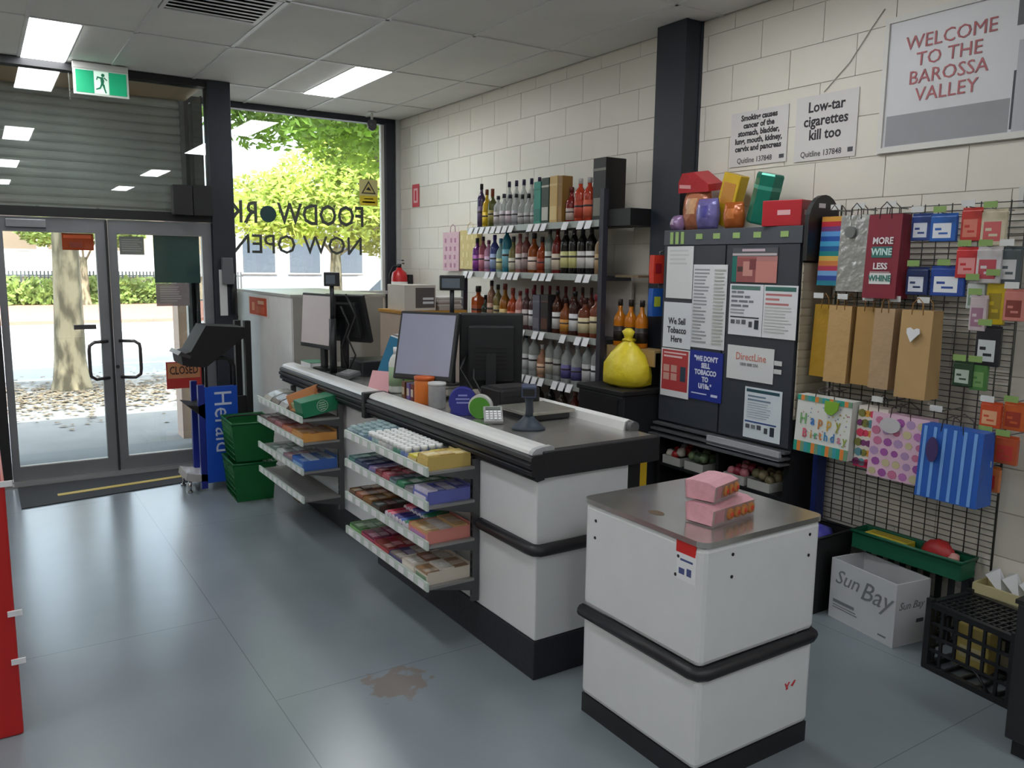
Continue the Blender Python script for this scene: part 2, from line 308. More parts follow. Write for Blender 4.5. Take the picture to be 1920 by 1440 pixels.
# ================================================================== CHECKOUTS
PANELW = M((214, 216, 217), .38, var=.03); RUB = M((30, 30, 34), .42); RAILW = M((214, 214, 212), .3)
def checkout(y0, y1, lab, near):
    t = E('checkout_counter', lab, 'counter', (0, 0, 0), group='checkout counters')
    if near:
        MB().box(1.82, y0+.0, .17, 2.30, y1, .862, bev=.006).build('body', PANELW, t)
        MB().box(2.305, y0+.06, .05, 2.42, y1, .86).build('rear_panel', BLACK, t)
        MB().box(1.815, y0-.003, 0, 2.42, y1-.03, .168, bev=.004).build('kick_base', M((34, 35, 42), .55, bump=.2, bsc=40), t)
        MB().box(1.83, y0-.03, .862, 2.45, y0+.012, .972, bev=.006).build('end_fascia', RUB, t)
    else:
        MB().box(1.84, y0, .17, 2.42, y1, .862, bev=.006).build('body', PANELW, t)
        MB().box(1.87, y0, 0, 2.40, y1-.2, .168).build('kick_base', M((34, 35, 42), .55, bump=.2, bsc=40), t)
        MB().box(1.82, y1-.2, 0, 2.05, y1-.08, .168).build('timber_foot', M((120, 104, 84), .6, var=.15), t)
    MB().box(1.875, y0+.005, .945, 2.45, y1, .968).build('top', M((186, 184, 180), .27, .8, var=.08, sc=12), t)
    # ridged bumper
    poly = [(1.835, .858), (1.80, .852), (1.783, .862), (1.792, .872), (1.772, .878), (1.768, .894), (1.778, .902), (1.765, .908), (1.762, .924), (1.775, .932), (1.768, .938), (1.772, .952), (1.785, .960), (1.835, .960)]
    MB().prism(poly, 'y', y0-.03 if near else y0, y1).build('bumper', RUB, t)
    rp = [(1.782, .960), (1.788, .972), (1.80, .980), (1.83, .986), (1.872, .987), (1.885, .980), (1.885, .960)]
    MB().prism(rp, 'y', y0+.0, y1-.01).build('front_rail', RAILW, t)
    if near:
        MB().prism([(1.832+(a-1.832)*1.06, .950+(c-.950)*1.1) for a, c in rp], 'y', y0-.02, y0+.005).build('rail_cap', M((168, 170, 172), .35), t)
        pts = [(1.808, y1-1.18, .56), (1.808, y0+.03, .56), (1.812, y0+.004, .56), (1.83, y0-.012, .56), (1.86, y0-.014, .56), (2.30, y0-.014, .56)]
        MB().tube(pts, .026, 10).build('mid_bumper', RUB, t)
        MB().prism([(2.40, .968), (2.41, 1.005), (2.435, 1.015), (2.46, 1.005), (2.47, .9), (2.40, .9)], 'y', y0+.16, y1-.6).build('back_rail', RAILW, t)
        MB().cyl((2.435, y0+.155, .985), (2.435, y0+.12, .985), .026).build('rail_knob', M((90, 90, 92), .4), t)
        MB().cyl((1.81, 3.255, .962), (1.806, 3.255, .972), .012).build('rail_screw', M((60, 62, 60), .3, .5), t)
    else:
        MB().box(1.76, y0-.045, .84, 1.9, y0, .985, bev=.006).build('joint_cover', BLK2, t)
    return t
checkout(2.60, 4.20, 'near white checkout counter with black rubber bumper and stainless top', True)
checkout(4.25, 5.76, 'far white checkout counter below the window partition', False)
# white plinth cabinet in the foreground
t = E('display_plinth', 'white square plinth cabinet with stainless top and black bumper strip in the foreground', 'cabinet', (1.845, 1.72, 0))
w, d = .575, .60
MB().box(.004, .004, 0, w-.004, d-.004, .075).build('kick_base', RUB, t)
MB().box(0, 0, .075, w, d, .39, bev=.02).build('lower_body', PANELW, t)
MB().box(0, 0, .43, w, d, .832, bev=.02).build('upper_body', PANELW, t)
c = .03
pts = [(-.004, d, .41), (-.004, c, .41), (.004, .008, .41), (c, -.004, .41), (w-c, -.004, .41), (w-.008, .004, .41), (w+.004, c, .41), (w+.004, d-c, .41), (w-.01, d, .41)]
MB().tube(pts, .024, 10).build('bumper_strip', RUB, t)
def rrect(x0, y0, x1, y1, r, k=5):
    o = []
    for cx, cy, a0 in ((x1-r, y1-r, 0), (x0+r, y1-r, 90), (x0+r, y0+r, 180), (x1-r, y0+r, 270)):
        for i in range(k+1):
            a = math.radians(a0+90*i/k); o.append((cx+r*math.cos(a), cy+r*math.sin(a)))
    return o
MB().prism(rrect(-.008, -.008, w+.008, d+.008, .035), 'z', .832, .85).build('top', M((196, 195, 190), .2, .85, var=.1, sc=10), t)
for (y, z) in ((.535, .775), (.537, .71), (.12, .71), (.11, .775)): MB().cyl((-.002, y, z), (.002, y, z), .006, n=8).build('screw_hole', BLACK, t)
for (x, z) in ((.13, .79), (.13, .715), (.515, .79), (.515, .715)): MB().cyl((x, -.002, z), (x, .002, z), .006, n=8).build('screw_hole', BLACK, t)
prints(t, [(0, 0, 0, 0, (0, 0, 0))]) if 0 else None
o = MB().box(-.0015, .03, .70, .001, .115, .80).box(-.002, .035, .79, .002, .12, .842, mi=1).build('price_card', [PAPER, M((204, 40, 36), .45)], t)
[MB().box(-.0022, q[0], q[1], -.0014, q[2], q[3]).build('print', M((70, 80, 130), .6), o) for q in ((.045, .765, .10, .772), (.05, .72, .07, .745), (.08, .72, .105, .74))]
MB().prism([(.44, .235), (.452, .237), (.447, .245), (.46, .26), (.452, .262), (.445, .25), (.436, .262), (.432, .258), (.44, .245)], 'y', -.0015, .001).prism([(.465, .245), (.475, .24), (.49, .258), (.484, .262)], 'y', -.0015, .001).build('red_scribble', M((196, 60, 66), .6), t)
MB().prism([(.09+.022*math.cos(a*.5), .315+.034*math.sin(a*.5)) for a in range(13)], 'z', .85, .8508).build('rust_mark', M((92, 74, 54), .6), t)
# two pastry packs on the plinth
def pastry(loc, rz, L, lab):
    t = E('pastry_pack', lab, 'pastry pack', loc, (0, 0, rz), 'pastry packs on the plinth')
    # L along local x, open end shows the tarts along -y
    PINK = M((218, 162, 172), .35, var=.12, sc=40); PK2 = M((196, 92, 112), .4, var=.2, sc=60)
    MB().prism([(-.052, .006), (.05, .006), (.056, .066), (.03, .07), (-.03, .068), (-.058, .058)], 'x', 0, L).build('sleeve', PINK, t)
    MB().prism([(-.0565, .014), (-.0605, .054), (-.0615, .054), (-.0575, .014)], 'x', .008, L*.26).build('print', PK2, t)
    MB().prism([(-.0585, .012), (-.0605, .056), (-.056, .056), (-.054, .012)], 'x', L*.28, L*.99).build('window_strip', M((140, 80, 40), .3, var=.3, sc=45), t)
    nT = max(2, int(L/.055))
    for k in range(nT):
        x = L*.30+(L*.68)*(k+.5)/nT; rr = L*.68/nT*.49
        a = MB().lathe([(rr*.7, 0), (rr, .012), (rr*.98, .02), (rr*.8, .024), (0.001, .026)], 12, (0, 0, 0)).build('tart', M((176, 112, 52), .5, var=.2, sc=50), t, (x, -.0440, .034), (math.pi/2, 0, 0))
        MB().lathe([(rr*.5, .022), (rr*.4, .0275), (.001, .028)], 12).build('filling', M((198, 60, 24), .3, var=.3, sc=60), a)
    MB().prism([(-.058, .0), (.05, .0), (.056, .066), (.054, .066), (.048, .003), (-.055, .003), (-.06, .058), (-.062, .058)], 'x', -.004, L+.004).build('clear_tray', BG((226, 214, 214), .25), t)
    return t
pastry((1.965, 1.865, .8505), math.radians(8), .235, 'longer pink pastry pack, lower of the two on the plinth')
pastry((1.985, 1.885, .922), math.radians(16), .165, 'shorter pink pastry pack stacked on top of the other')
# ================================================================== CONFECTIONERY RACKS
def rack(y0, y1, zs, lab, grp):
    t = E('sweets_rack', lab, 'rack', (0, y0, 0), group='sweets racks'); L = y1-y0
    UP = M((92, 92, 94), .4, .6); SHM = M((150, 150, 148), .4, .5); LIP = M((188, 200, 192), .4, var=.12, sc=50)
    for y in (.01, L-.03):
        u = MB().box(1.782, y, .19, 1.815, y+.022, .85).build('upright', UP, t)
        for k in range(17): MB().box(1.7805, y+.008, .22+k*.035, 1.7825, y+.014, .24+k*.035).build('slot', BLACK, u)
    for z in zs:
        s = MB().box(1.56, 0, z-.012, 1.785, L, z).build('shelf', SHM, t)
        MB().box(1.548, 0, z-.018, 1.558, L, z+.022).build('price_rail', LIP, s)
        for k in range(9): MB().box(1.5462, .03+k*(L-.08)/8.5, z-.014, 1.548, .03+k*(L-.08)/8.5+.055, z+.016).build('price_ticket', PAPER, s)
        for y in (.004, L-.01): MB().prism([(1.565, z-.012), (1.785, z-.012), (1.785, z-.06)], 'y', y, y+.006).build('bracket', UP, s)
    return t
ZA = [.82, .668, .492, .305]; ZB = [.775, .635, .458, .285]
rack(3.03, 3.97, ZA, 'near four shelf rack of gum and chocolate on the checkout front', '')
rack(4.65, 5.57, ZB, 'far four shelf rack of sweets on the checkout front beside the baskets', '')
CM = {}
def carton(y, wid, z, h, col, items, lab, x0=1.562, x1=1.775, n=4, tilt=0, grp='sweets cartons on the racks', front=None):
    """open display carton: tray with packets standing or lying in it"""
    t = E('sweets_carton', lab, 'carton', (x0, y, z+.0008), (0, 0, 0), grp); D = x1-x0; wall = .003
    MB().box(0, 0, 0, D, wid, wall).box(0, 0, wall, wall, wid, h*.62).box(D-wall, 0, wall, D, wid, h).box(wall, 0, wall, D-wall, wall, h*.8).box(wall, wid-wall, wall, D-wall, wid, h*.8).build('tray', M(col, .4), t)
    for k in range(n):
        a = wall+.002+(D-2*wall-.004)*k/n; e = wall+.002+(D-2*wall-.004)*(k+1)/n-.003
        hh = h*random.uniform(.72, .9); pc = items[k % len(items)]; lt = tuple(min(255, int(q*.55+105)) for q in pc)
        p = MB().box(a, wall+.002, wall, e, wid-wall-.002, hh); wy = wid-2*wall-.004; f0 = wall+.002+wy*random.uniform(.1, .3)
        p.box(a+.002, f0, hh, e-.002, f0+wy*random.uniform(.3, .5), hh+.0006, 1)
        p.build('packet', [M(pc, .3, var=.2, sc=45), M(lt, .35, var=.3, sc=60)], t)
    if front:
        o = MB().box(-.0008, wid*.1, h*.12, 0, wid*.9, h*.5).build('front_label', M(front, .4), t)
    return t
def row(z, y0, y1, specs, shelf, rk):
    """specs listed near to far: (fraction, height, tray colour, item colours, words)"""
    y = y0; tot = sum(s[0] for s in specs); k = len(specs)
    for i, s in enumerate(specs):
        wd = (y1-y0)*s[0]/tot
        carton(y+.003, wd-.006, z, s[1], s[2], s[3], '%s, %s from left on %s shelf of %s rack' % (s[4], ORD[k-1-i], shelf, rk), n=s[5] if len(s) > 5 else 4, front=s[6] if len(s) > 6 else None)
        y += wd
PURP = (92, 74, 128); NV = (44, 52, 92)
row(ZA[1], 3.05, 3.95, [(1.7, .07, (96, 104, 176), [(196, 190, 210), (86, 92, 170)], 'blue and white boxed sweets', 4, (210, 205, 216)), (1, .045, (150, 148, 150), [(120, 118, 122)], 'grey sweets carton'), (1, .05, (56, 120, 90), [(60, 136, 96), (190, 206, 196)], 'green gum carton'),
    (.9, .05, (112, 138, 138), [(70, 80, 96)], 'slate gum carton'), (1, .05, (176, 92, 104), [(184, 96, 108), (130, 60, 66)], 'rose red gum carton'), (.9, .05, (140, 64, 70), [(120, 44, 50)], 'maroon gum carton'), (1, .05, (110, 106, 160), [(150, 130, 168)], 'lilac gum carton'),
    (1, .055, NV, [(40, 46, 84), (60, 66, 104)], 'navy gum carton'), (1, .05, (64, 84, 112), [(52, 66, 96)], 'steel blue gum carton'), (1, .05, (78, 128, 122), [(60, 100, 98), (120, 160, 150)], 'teal gum carton')], 'second', 'near')
row(ZA[2], 3.05, 3.24, [(1, .07, (206, 130, 120), [(196, 160, 110), (200, 190, 186)], 'salmon pink sweets box', 3, (170, 120, 170))], 'third', 'near')
row(ZA[2], 3.60, 3.95, [(1, .05, (80, 66, 60), [(60, 70, 66), (92, 60, 60)], 'dark chocolate carton'), (1.1, .055, (130, 92, 48), [(142, 98, 44), (104, 70, 36)], 'gold brown chocolate carton'), (1, .05, (120, 70, 52), [(160, 92, 56), (86, 50, 40)], 'copper chocolate carton'), (.8, .05, (96, 70, 50), [(110, 80, 40), (70, 50, 36)], 'brown chocolate carton')], 'third shelf end,', 'near') if 0 else \
row(ZA[2], 3.56, 3.95, [(1, .05, (80, 66, 60), [(60, 70, 66), (92, 60, 60)], 'dark chocolate carton'), (1.1, .055, (130, 92, 48), [(142, 98, 44), (104, 70, 36)], 'gold brown chocolate carton'), (1, .05, (120, 70, 52), [(160, 92, 56), (86, 50, 40)], 'copper chocolate carton'), (.8, .05, (96, 70, 50), [(110, 80, 40), (70, 50, 36)], 'olive brown chocolate carton')], 'third', 'near')
row(ZA[3], 3.05, 3.95, [(1.1, .07, (200, 190, 176), [(150, 120, 90), (206, 200, 190)], 'white carton with chocolate pictures', 3, (110, 140, 110)), (1.1, .07, (206, 198, 186), [(190, 182, 172), (120, 80, 60)], 'cream carton with biscuit pictures', 3, (214, 208, 196)), (1.2, .05, (86, 78, 120), [(140, 128, 118), (70, 60, 100)], 'indigo chocolate carton'),
    (1.4, .05, (176, 66, 76), [(120, 46, 40), (150, 40, 56)], 'crimson chocolate carton'), (1.4, .05, (176, 76, 104), [(110, 30, 60), (90, 24, 50)], 'magenta chocolate carton'), (1.3, .05, (120, 172, 104), [(56, 100, 44), (48, 88, 40)], 'lime green chocolate carton')], 'bottom', 'near')
# white capped gum bottles on the top shelf
gm = MB().lathe([(.017, 0), (.018, .004), (.018, .032), (.015, .038)], 10).lathe([(.0165, .036), (.0165, .056), (.014, .059)], 10, mi=1).mesh('gum_bottle', [M((150, 168, 170), .4), M((224, 226, 224), .4)])
GB = [(150, 176, 178), (110, 130, 178), (90, 140, 124), (176, 178, 182), (196, 196, 192)]
for i in range(11):
    for j in range(5):
        o = ob('gum_bottle', gm, None, (1.583+j*.040, 3.28+i*.041, ZA[0]+.001))
        slotmat(o, M(GB[(i//2+1) % 5], .4), M((224, 226, 224), .4)); tag(o, 'small white capped gum bottle standing in close rows on the top shelf', 'bottle', 'white capped gum bottles')
o = None
for k, (y, c) in enumerate([(3.755, (132, 158, 170)), (3.83, (120, 140, 150)), (3.90, (150, 170, 176))]):
    t = E('blister_pack', 'pale blue blister pack, %s from the left on the top shelf of the near rack' % ORD[2-k], 'blister pack', (1.565, y, ZA[0]+.001), group='blister packs')
    MB().prism([(0, 0), (.2, .0), (.2, .05), (0, .028)], 'y', 0, .065).build('card', M(c, .35), t)
    for j in range(5): MB().box(.012+j*.037, .008, .032+j*.004, .04+j*.037, .057, .044+j*.004, bev=.004).build('bubble', BG((200, 220, 222), .5), t)
carton(3.05, .10, ZA[0], .075, (196, 170, 96), [(206, 182, 110), (180, 150, 80)], 'pale yellow sweets box at the near end of the top shelf', n=3)
carton(3.16, .085, ZA[0], .05, (200, 180, 130), [(206, 196, 60), (196, 170, 90)], 'open box of yellow sweets beside the white capped bottles', n=4)
# candy rolls on third shelf
CR = [(196, 60, 84), (214, 120, 140), (70, 60, 130), (64, 100, 176), (40, 120, 84)]
rm = MB().cyl((0, 0, 0), (.115, 0, .0), .017, n=10).cyl((-.004, 0, 0), (.0, 0, 0), .0165, n=10, mi=1).mesh('candy_roll', [M((1, 1, 1)), M((220, 214, 226), .3)])
for i in range(7):
    for j in range(2):
        o = ob('candy_roll', rm, None, (1.568+j*.1+.008, 3.275+i*.038, ZA[2]+.019+(.012 if j else 0)), (0, -.12 if j else 0, 0))
        cc = CR[4 - min(4, i*5//7)]; nm = {0: 'pink red', 1: 'rose', 2: 'violet', 3: 'blue', 4: 'green'}[4-min(4, i*5//7)]
        slotmat(o, M(cc, .3), M((222, 216, 226), .3)); tag(o, '%s candy roll in the %s line, %s from the left on the third shelf' % (nm, 'rear' if j else 'front', ORD[6-i]), 'candy roll', 'candy rolls')
# far rack goods
row(ZB[1], 4.67, 5.55, [(1.3, .06, (196, 140, 70), [(190, 134, 60), (176, 110, 60)], 'orange gold chocolate carton'), (1.2, .05, (184, 110, 80), [(190, 104, 66), (150, 80, 70)], 'orange chocolate carton'), (1, .05, (150, 84, 92), [(160, 96, 100), (110, 60, 70)], 'dusky pink chocolate carton'), (1, .05, (120, 70, 76), [(130, 84, 86), (90, 54, 60)], 'mauve chocolate carton'), (1, .04, (90, 76, 76), [(80, 66, 66), (110, 96, 96)], 'dark brown chocolate carton')], 'second', 'far')
row(ZB[2], 4.67, 5.35, [(1.2, .075, (56, 96, 170), [(60, 110, 190), (180, 196, 214)], 'bright blue sweets carton', 4, (120, 160, 206)), (1, .05, (120, 110, 130), [(160, 120, 126), (150, 140, 150)], 'greyish pink sweets carton'), (.8, .045, (176, 186, 186), [(190, 200, 198), (120, 140, 136)], 'silver sweets carton'), (.8, .04, (110, 130, 122), [(96, 120, 110), (150, 160, 156)], 'grey green sweets carton')], 'third', 'far')
t = E('tall_carton', 'green carton tilted at the near end of the far rack top shelf', 'carton', (1.575, 4.675, ZB[0]+.004), (0, math.radians(-10), 0))
MB().box(0, 0, .002, .235, .15, .095, bev=.002).build('box', M((24, 112, 76), .4), t)
EMB = M((150, 176, 156), .5)
MB().tube([(.125+.034*math.cos(q), -.0006, .05+.034*math.sin(q)) for q in [2*math.pi*k/16 for k in range(16)]], .0022, 6, closed=True).build('emblem_ring', EMB, t)
for z, q in ((.068, .018), (.055, .024), (.042, .024), (.029, .016)): MB().box(.125-q, -.0012, z-.003, .125+q, 0, z+.003).build('print', EMB, t)
t = E('tall_carton', 'open orange carton lying behind the green carton', 'carton', (1.60, 4.86, ZB[0]+.004), (0, math.radians(-16), math.radians(4)))
MB().box(0, 0, .002, .24, .12, .012).box(0, 0, .012, .24, .006, .06).box(0, .114, .012, .24, .12, .10).build('tray', M((204, 140, 96), .5), t)
for k in range(4): MB().box(.012+k*.056, .012, .012, .06+k*.056, .108, .05).build('packet', M([(176, 190, 150), (190, 150, 110)][k % 2], .4, var=.2, sc=40), t)
for k, (y, c, nm) in enumerate([(5.02, (158, 152, 146), 'silver'), (5.19, (128, 118, 112), 'pewter'), (5.36, (172, 170, 164), 'pale grey')]):
    t = E('snack_packet', '%s foil snack packet on the far rack top shelf' % nm, 'packet', (1.57, y, ZB[0]+.002), (0, -.12, 0), 'foil snack packets')
    MB().prism([(0, .0), (.03, .03), (.1, .045), (.18, .04), (.21, .012), (.18, .0)], 'y', 0, .15).build('pouch', M(c, .25, .3, var=.2, sc=25, bump=.5, bsc=30), t)
    MB().box(-.012, .002, 0, .004, .148, .004).build('seal', M((200, 196, 196), .3, .3), t)
# ================================================================== LIQUOR SHELVES
XS = 3.40
t = E('liquor_shelf', 'black wall shelving unit full of liquor bottles against the block wall', 'shelves', (0, 0, 0))
SHL = M((46, 46, 50), .45); SILV = M((170, 176, 172), .35, .3, var=.1, sc=40)
ZL = [1.985, 1.635, 1.215, .88, .60]; SY = [(4.2, 5.9), (4.2, 5.98), (4.2, 5.98), (4.2, 5.75), (4.2, 5.5)]
for y in (4.175, 5.98): MB().box(XS-.01, y-.02, 0 if y < 5 else .0, XS+.03, y+.02, 2.19 if y < 5 else 1.6).build('post', M((50, 50, 60), .4), t)
MB().box(3.68, 4.19, .1, 3.70, 5.98, 1.64).build('back_panel', M((196, 188, 182), .5), t)
for z, (a, e) in zip(ZL, SY):
    s = MB().box(XS, a, z-.03, 3.68, e, z).build('shelf', SHL, t)
    MB().box(XS-.012, a, z-.032, XS, e, z+.012).build('price_rail', SILV, s)
    tk = [] 
    k = a+.06
    while k < e-.1:
        if random.random() < .62:
            MB().prism([(XS-.013, z+.008), (XS-.017, z+.008), (XS-.04, z-.045), (XS-.036, z-.045)], 'y', k, k+.06).build('shelf_ticket', PAPER, s)
        k += .085
s = MB().box(XS+.02, 3.93, 1.955, 3.69, 4.15, 2.06).build('end_shelf', BLACK, t)
s = MB().box(XS+.05, 3.70, 1.175, 3.57, 4.155, 1.19).box(XS+.05, 3.70, 1.09, XS+.06, 4.155, 1.175).build('end_shelf', M((166, 140, 96), .5, var=.1), t)
MB().box(3.5, 3.93, 1.63, 3.69, 4.155, 1.645).build('end_shelf', M((120, 104, 80), .5), t)
BK = {
 'wine': [(.0, .0), (.95, .0), (1, .02), (1, .58), (.93, .66), (.55, .73), (.36, .78), (.34, .95), (.40, .955), (.40, .975)],
 'round': [(0, 0), (.95, 0), (1, .02), (1, .50), (.97, .58), (.78, .66), (.46, .72), (.34, .78), (.34, .90)],
 'tall': [(0, 0), (.95, 0), (1, .02), (1, .62), (.94, .69), (.6, .76), (.36, .81), (.34, .91)],
 'squat': [(0, 0), (.92, 0), (1, .03), (1, .62), (.9, .70), (.45, .75), (.36, .79), (.36, .88)],
 'flask': [(0, 0), (.95, 0), (1, .02), (1, .62), (.92, .69), (.45, .73), (.3, .77), (.3, .87)]}
LZ = {'wine': (.14, .46), 'round': (.1, .42), 'tall': (.12, .5), 'squat': (.12, .5), 'flask': (.12, .5)}
BMESH = {}
def bmesh_for(kind, h, r):
    k = (kind, h, r)
    if k not in BMESH:
        n = 4 if kind == 'flask' else 14; sx, ph = (1, 0) if n > 4 else (1.2, math.pi/4)
        body = MB().lathe([(max(a, .01)*r, z*h) for a, z in BK[kind]], n, sx=1, sy=sx, ph=ph).mesh('glass', BLACK)
        a, e = LZ[kind]
        lab = MB().lathe([(1.012*r, a*h), (1.012*r, e*h)], n, sx=1, sy=sx, ph=ph).lathe([(1.016*r, (a+.62*(e-a))*h), (1.016*r, (a+.74*(e-a))*h)], n, mi=1, sx=1, sy=sx, ph=ph).mesh('paper_label', [PAPER, BLACK])
        cr = .40*r if kind != 'flask' else .42*r; z0 = {'wine': .80, 'round': .86, 'tall': .88, 'squat': .85, 'flask': .84}[kind]
        cap = MB().lathe([(cr, z0*h), (cr, .985*h), (cr*.9, h)], 12).mesh('cap', BLACK)
        BMESH[k] = (body, lab, cap)
    return BMESH[k]
def bottle(kind, h, r, loc, gc, lc, cc, lab, grp, band=(60, 50, 50), clear=None):
    b, l_, c = bmesh_for(kind, h, r)
    t = E('liquor_bottle', lab, 'bottle', loc, (0, 0, random.uniform(-.05, .05)), grp)
    o = ob('glass', b, t); slotmat(o, BG(gc, clear if clear else .82))
    if lc: o = ob('paper_label', l_, t); slotmat(o, M(lc, .5), M(band, .5))
    o = ob('cap', c, t); slotmat(o, M(cc, .35)); return t
def giftbox(w, d, h, loc, col, col2, lab, grp):
    t = E('bottle_gift_box', lab, 'gift box', loc, (0, 0, 0), grp)
    MB().box(0, -w/2, 0, d, w/2, h, bev=.002).build('box', M(col, .4), t)
    MB().box(-.0012, -w*.42, h*.1, -.0002, w*.42, h*.38).build('printed_label', M(col2, .45), t)
    MB().box(-.0012, -w*.5, h*.80, -.0002, w*.5, h*.84).build('print_band', M(col2, .45), t)
    return t
def shelfrow(z, y_far, y_near, items, words, grp, x=3.475):
    tot = sum((i[2]*2.25 if i[0] != 'box' else i[2]*1.06) for i in items); k = (y_far-y_near)/tot; y = y_far
    for n_, it in enumerate(items):
        wd = (it[2]*2.25 if it[0] != 'box' else it[2]*1.06)*k; y -= wd/2
        lab = '%s, %s from left on the %s' % (it[-1], ORD[n_], words)
        if it[0] == 'box': giftbox(it[2], .09, it[1], (x-.045, y, z+.0005), it[3], it[4], lab, grp)
        else: bottle(it[0], it[1], it[2], (x, y, z+.0005), it[3], it[4], it[5], lab, grp, clear=it[6] if len(it) > 7 else None)
        y -= wd/2
A = (150, 74, 26); CL = (206, 210, 208); DK = (26, 24, 24); BKc = (24, 24, 26)
shelfrow(ZL[0], 5.86, 4.36, [
 ('tall', .36, .034, (64, 50, 90), (90, 76, 110), BKc, 'purple liqueur bottle'), ('round', .31, .036, (206, 170, 30), (222, 190, 40), (120, 70, 30), 'yellow topped bottle'), ('wine', .31, .036, (92, 96, 40), (150, 140, 80), (130, 60, 30), 'olive bottle'),
 ('tall', .25, .036, CL, (196, 190, 190), (36, 30, 50), .45, 'clear bottle with dark cap'), ('tall', .26, .036, CL, (190, 184, 188), (36, 30, 50), .45, 'clear bottle with pale label'), ('tall', .25, .036, CL, (196, 180, 186), (44, 40, 60), .45, 'clear spirit bottle'), ('tall', .25, .036, CL, (180, 178, 184), (30, 30, 40), .45, 'clear vodka bottle'),
 ('round', .24, .035, CL, (186, 182, 180), (30, 30, 34), .45, 'clear short bottle'), ('round', .24, .035, CL, (170, 168, 170), (30, 30, 34), .45, 'clear squat bottle'), ('round', .23, .035, CL, (190, 188, 188), (30, 30, 34), .45, 'clear small bottle'),
 ('box', .31, .085, (26, 134, 116), (20, 110, 96), 'teal bottle box'), ('box', .33, .09, (34, 48, 36), (186, 186, 176), 'dark green bottle box'), ('box', .335, .09, (196, 162, 96), (214, 190, 130), 'gold bottle box'), ('box', .33, .05, (134, 98, 44), (150, 110, 50), 'bronze bottle box'),
 ('round', .25, .04, (130, 32, 30), (190, 170, 160), (96, 30, 30), 'red liqueur bottle'), ('tall', .30, .042, (186, 66, 40), (180, 70, 50), (180, 176, 174), 'orange red bottle'), ('tall', .30, .042, (176, 58, 36), (200, 96, 70), (170, 168, 168), 'coral red bottle')], 'top liquor shelf', 'bottles on the top liquor shelf')
giftbox(.13, .17, .41, (3.44, 4.27, ZL[0]+.0005), (32, 30, 30), (120, 118, 108), 'big black bottle box at the right end of the top liquor shelf', 'bottles on the top liquor shelf')
for i in range(5):
    bottle('tall', .37, .034, (3.60, 5.60-i*.105, ZL[0]+.0005), CL, None, (44, 36, 70), 'tall clear bottle with indigo cap, %s from the left in the back row' % ORD[i], 'bottles on the top liquor shelf', clear=.35)
shelfrow(ZL[1], 5.93, 4.24, [
 ('squat', .28, .04, (110, 40, 130), (150, 70, 160), (30, 40, 36), 'purple liqueur bottle'), ('tall', .29, .036, (170, 90, 110), (190, 120, 140), (70, 50, 60), 'pink liqueur bottle'), ('tall', .26, .036, (196, 140, 170), (200, 170, 196), (120, 60, 90), 'pale pink bottle'), ('tall', .30, .038, (70, 76, 140), (150, 170, 206), (60, 50, 130), 'indigo bottle'),
 ('round', .27, .036, (150, 180, 176), (200, 196, 140), (60, 120, 160), 'pale aqua bottle'), ('tall', .37, .038, (40, 128, 150), (120, 180, 196), (60, 130, 150), 'tall teal bottle'), ('round', .28, .038, (130, 124, 80), (200, 196, 176), (70, 70, 76), 'olive gold bottle'), ('tall', .30, .036, (176, 116, 110), (214, 200, 196), (120, 60, 60), 'rose bottle'), ('tall', .31, .036, (120, 70, 66), (160, 140, 140), (176, 160, 160), 'brown rose bottle'),
 ('round', .30, .046, A, (220, 196, 180), (40, 36, 36), 'amber whisky bottle'), ('round', .27, .04, (160, 66, 30), (150, 60, 36), (50, 40, 40), 'amber bourbon bottle'), ('tall', .33, .036, (120, 130, 120), (190, 196, 190), (60, 60, 60), 'grey green bottle'), ('round', .35, .042, (120, 40, 36), (206, 190, 170), (110, 40, 40), 'deep red bottle'),
 ('wine', .355, .039, DK, (206, 202, 140), (46, 40, 40), 'dark wine bottle with yellow label'), ('wine', .355, .039, DK, (200, 196, 130), (46, 40, 40), 'black wine bottle with yellow label'), ('wine', .355, .039, DK, (206, 204, 200), (30, 28, 30), 'dark wine bottle with white label'), ('wine', .355, .039, DK, (214, 212, 208), (36, 32, 34), 'black wine bottle with white label'), ('wine', .31, .036, (150, 120, 90), (190, 160, 120), (40, 36, 36), 'tan bottle')], 'second liquor shelf', 'bottles on the second liquor shelf')
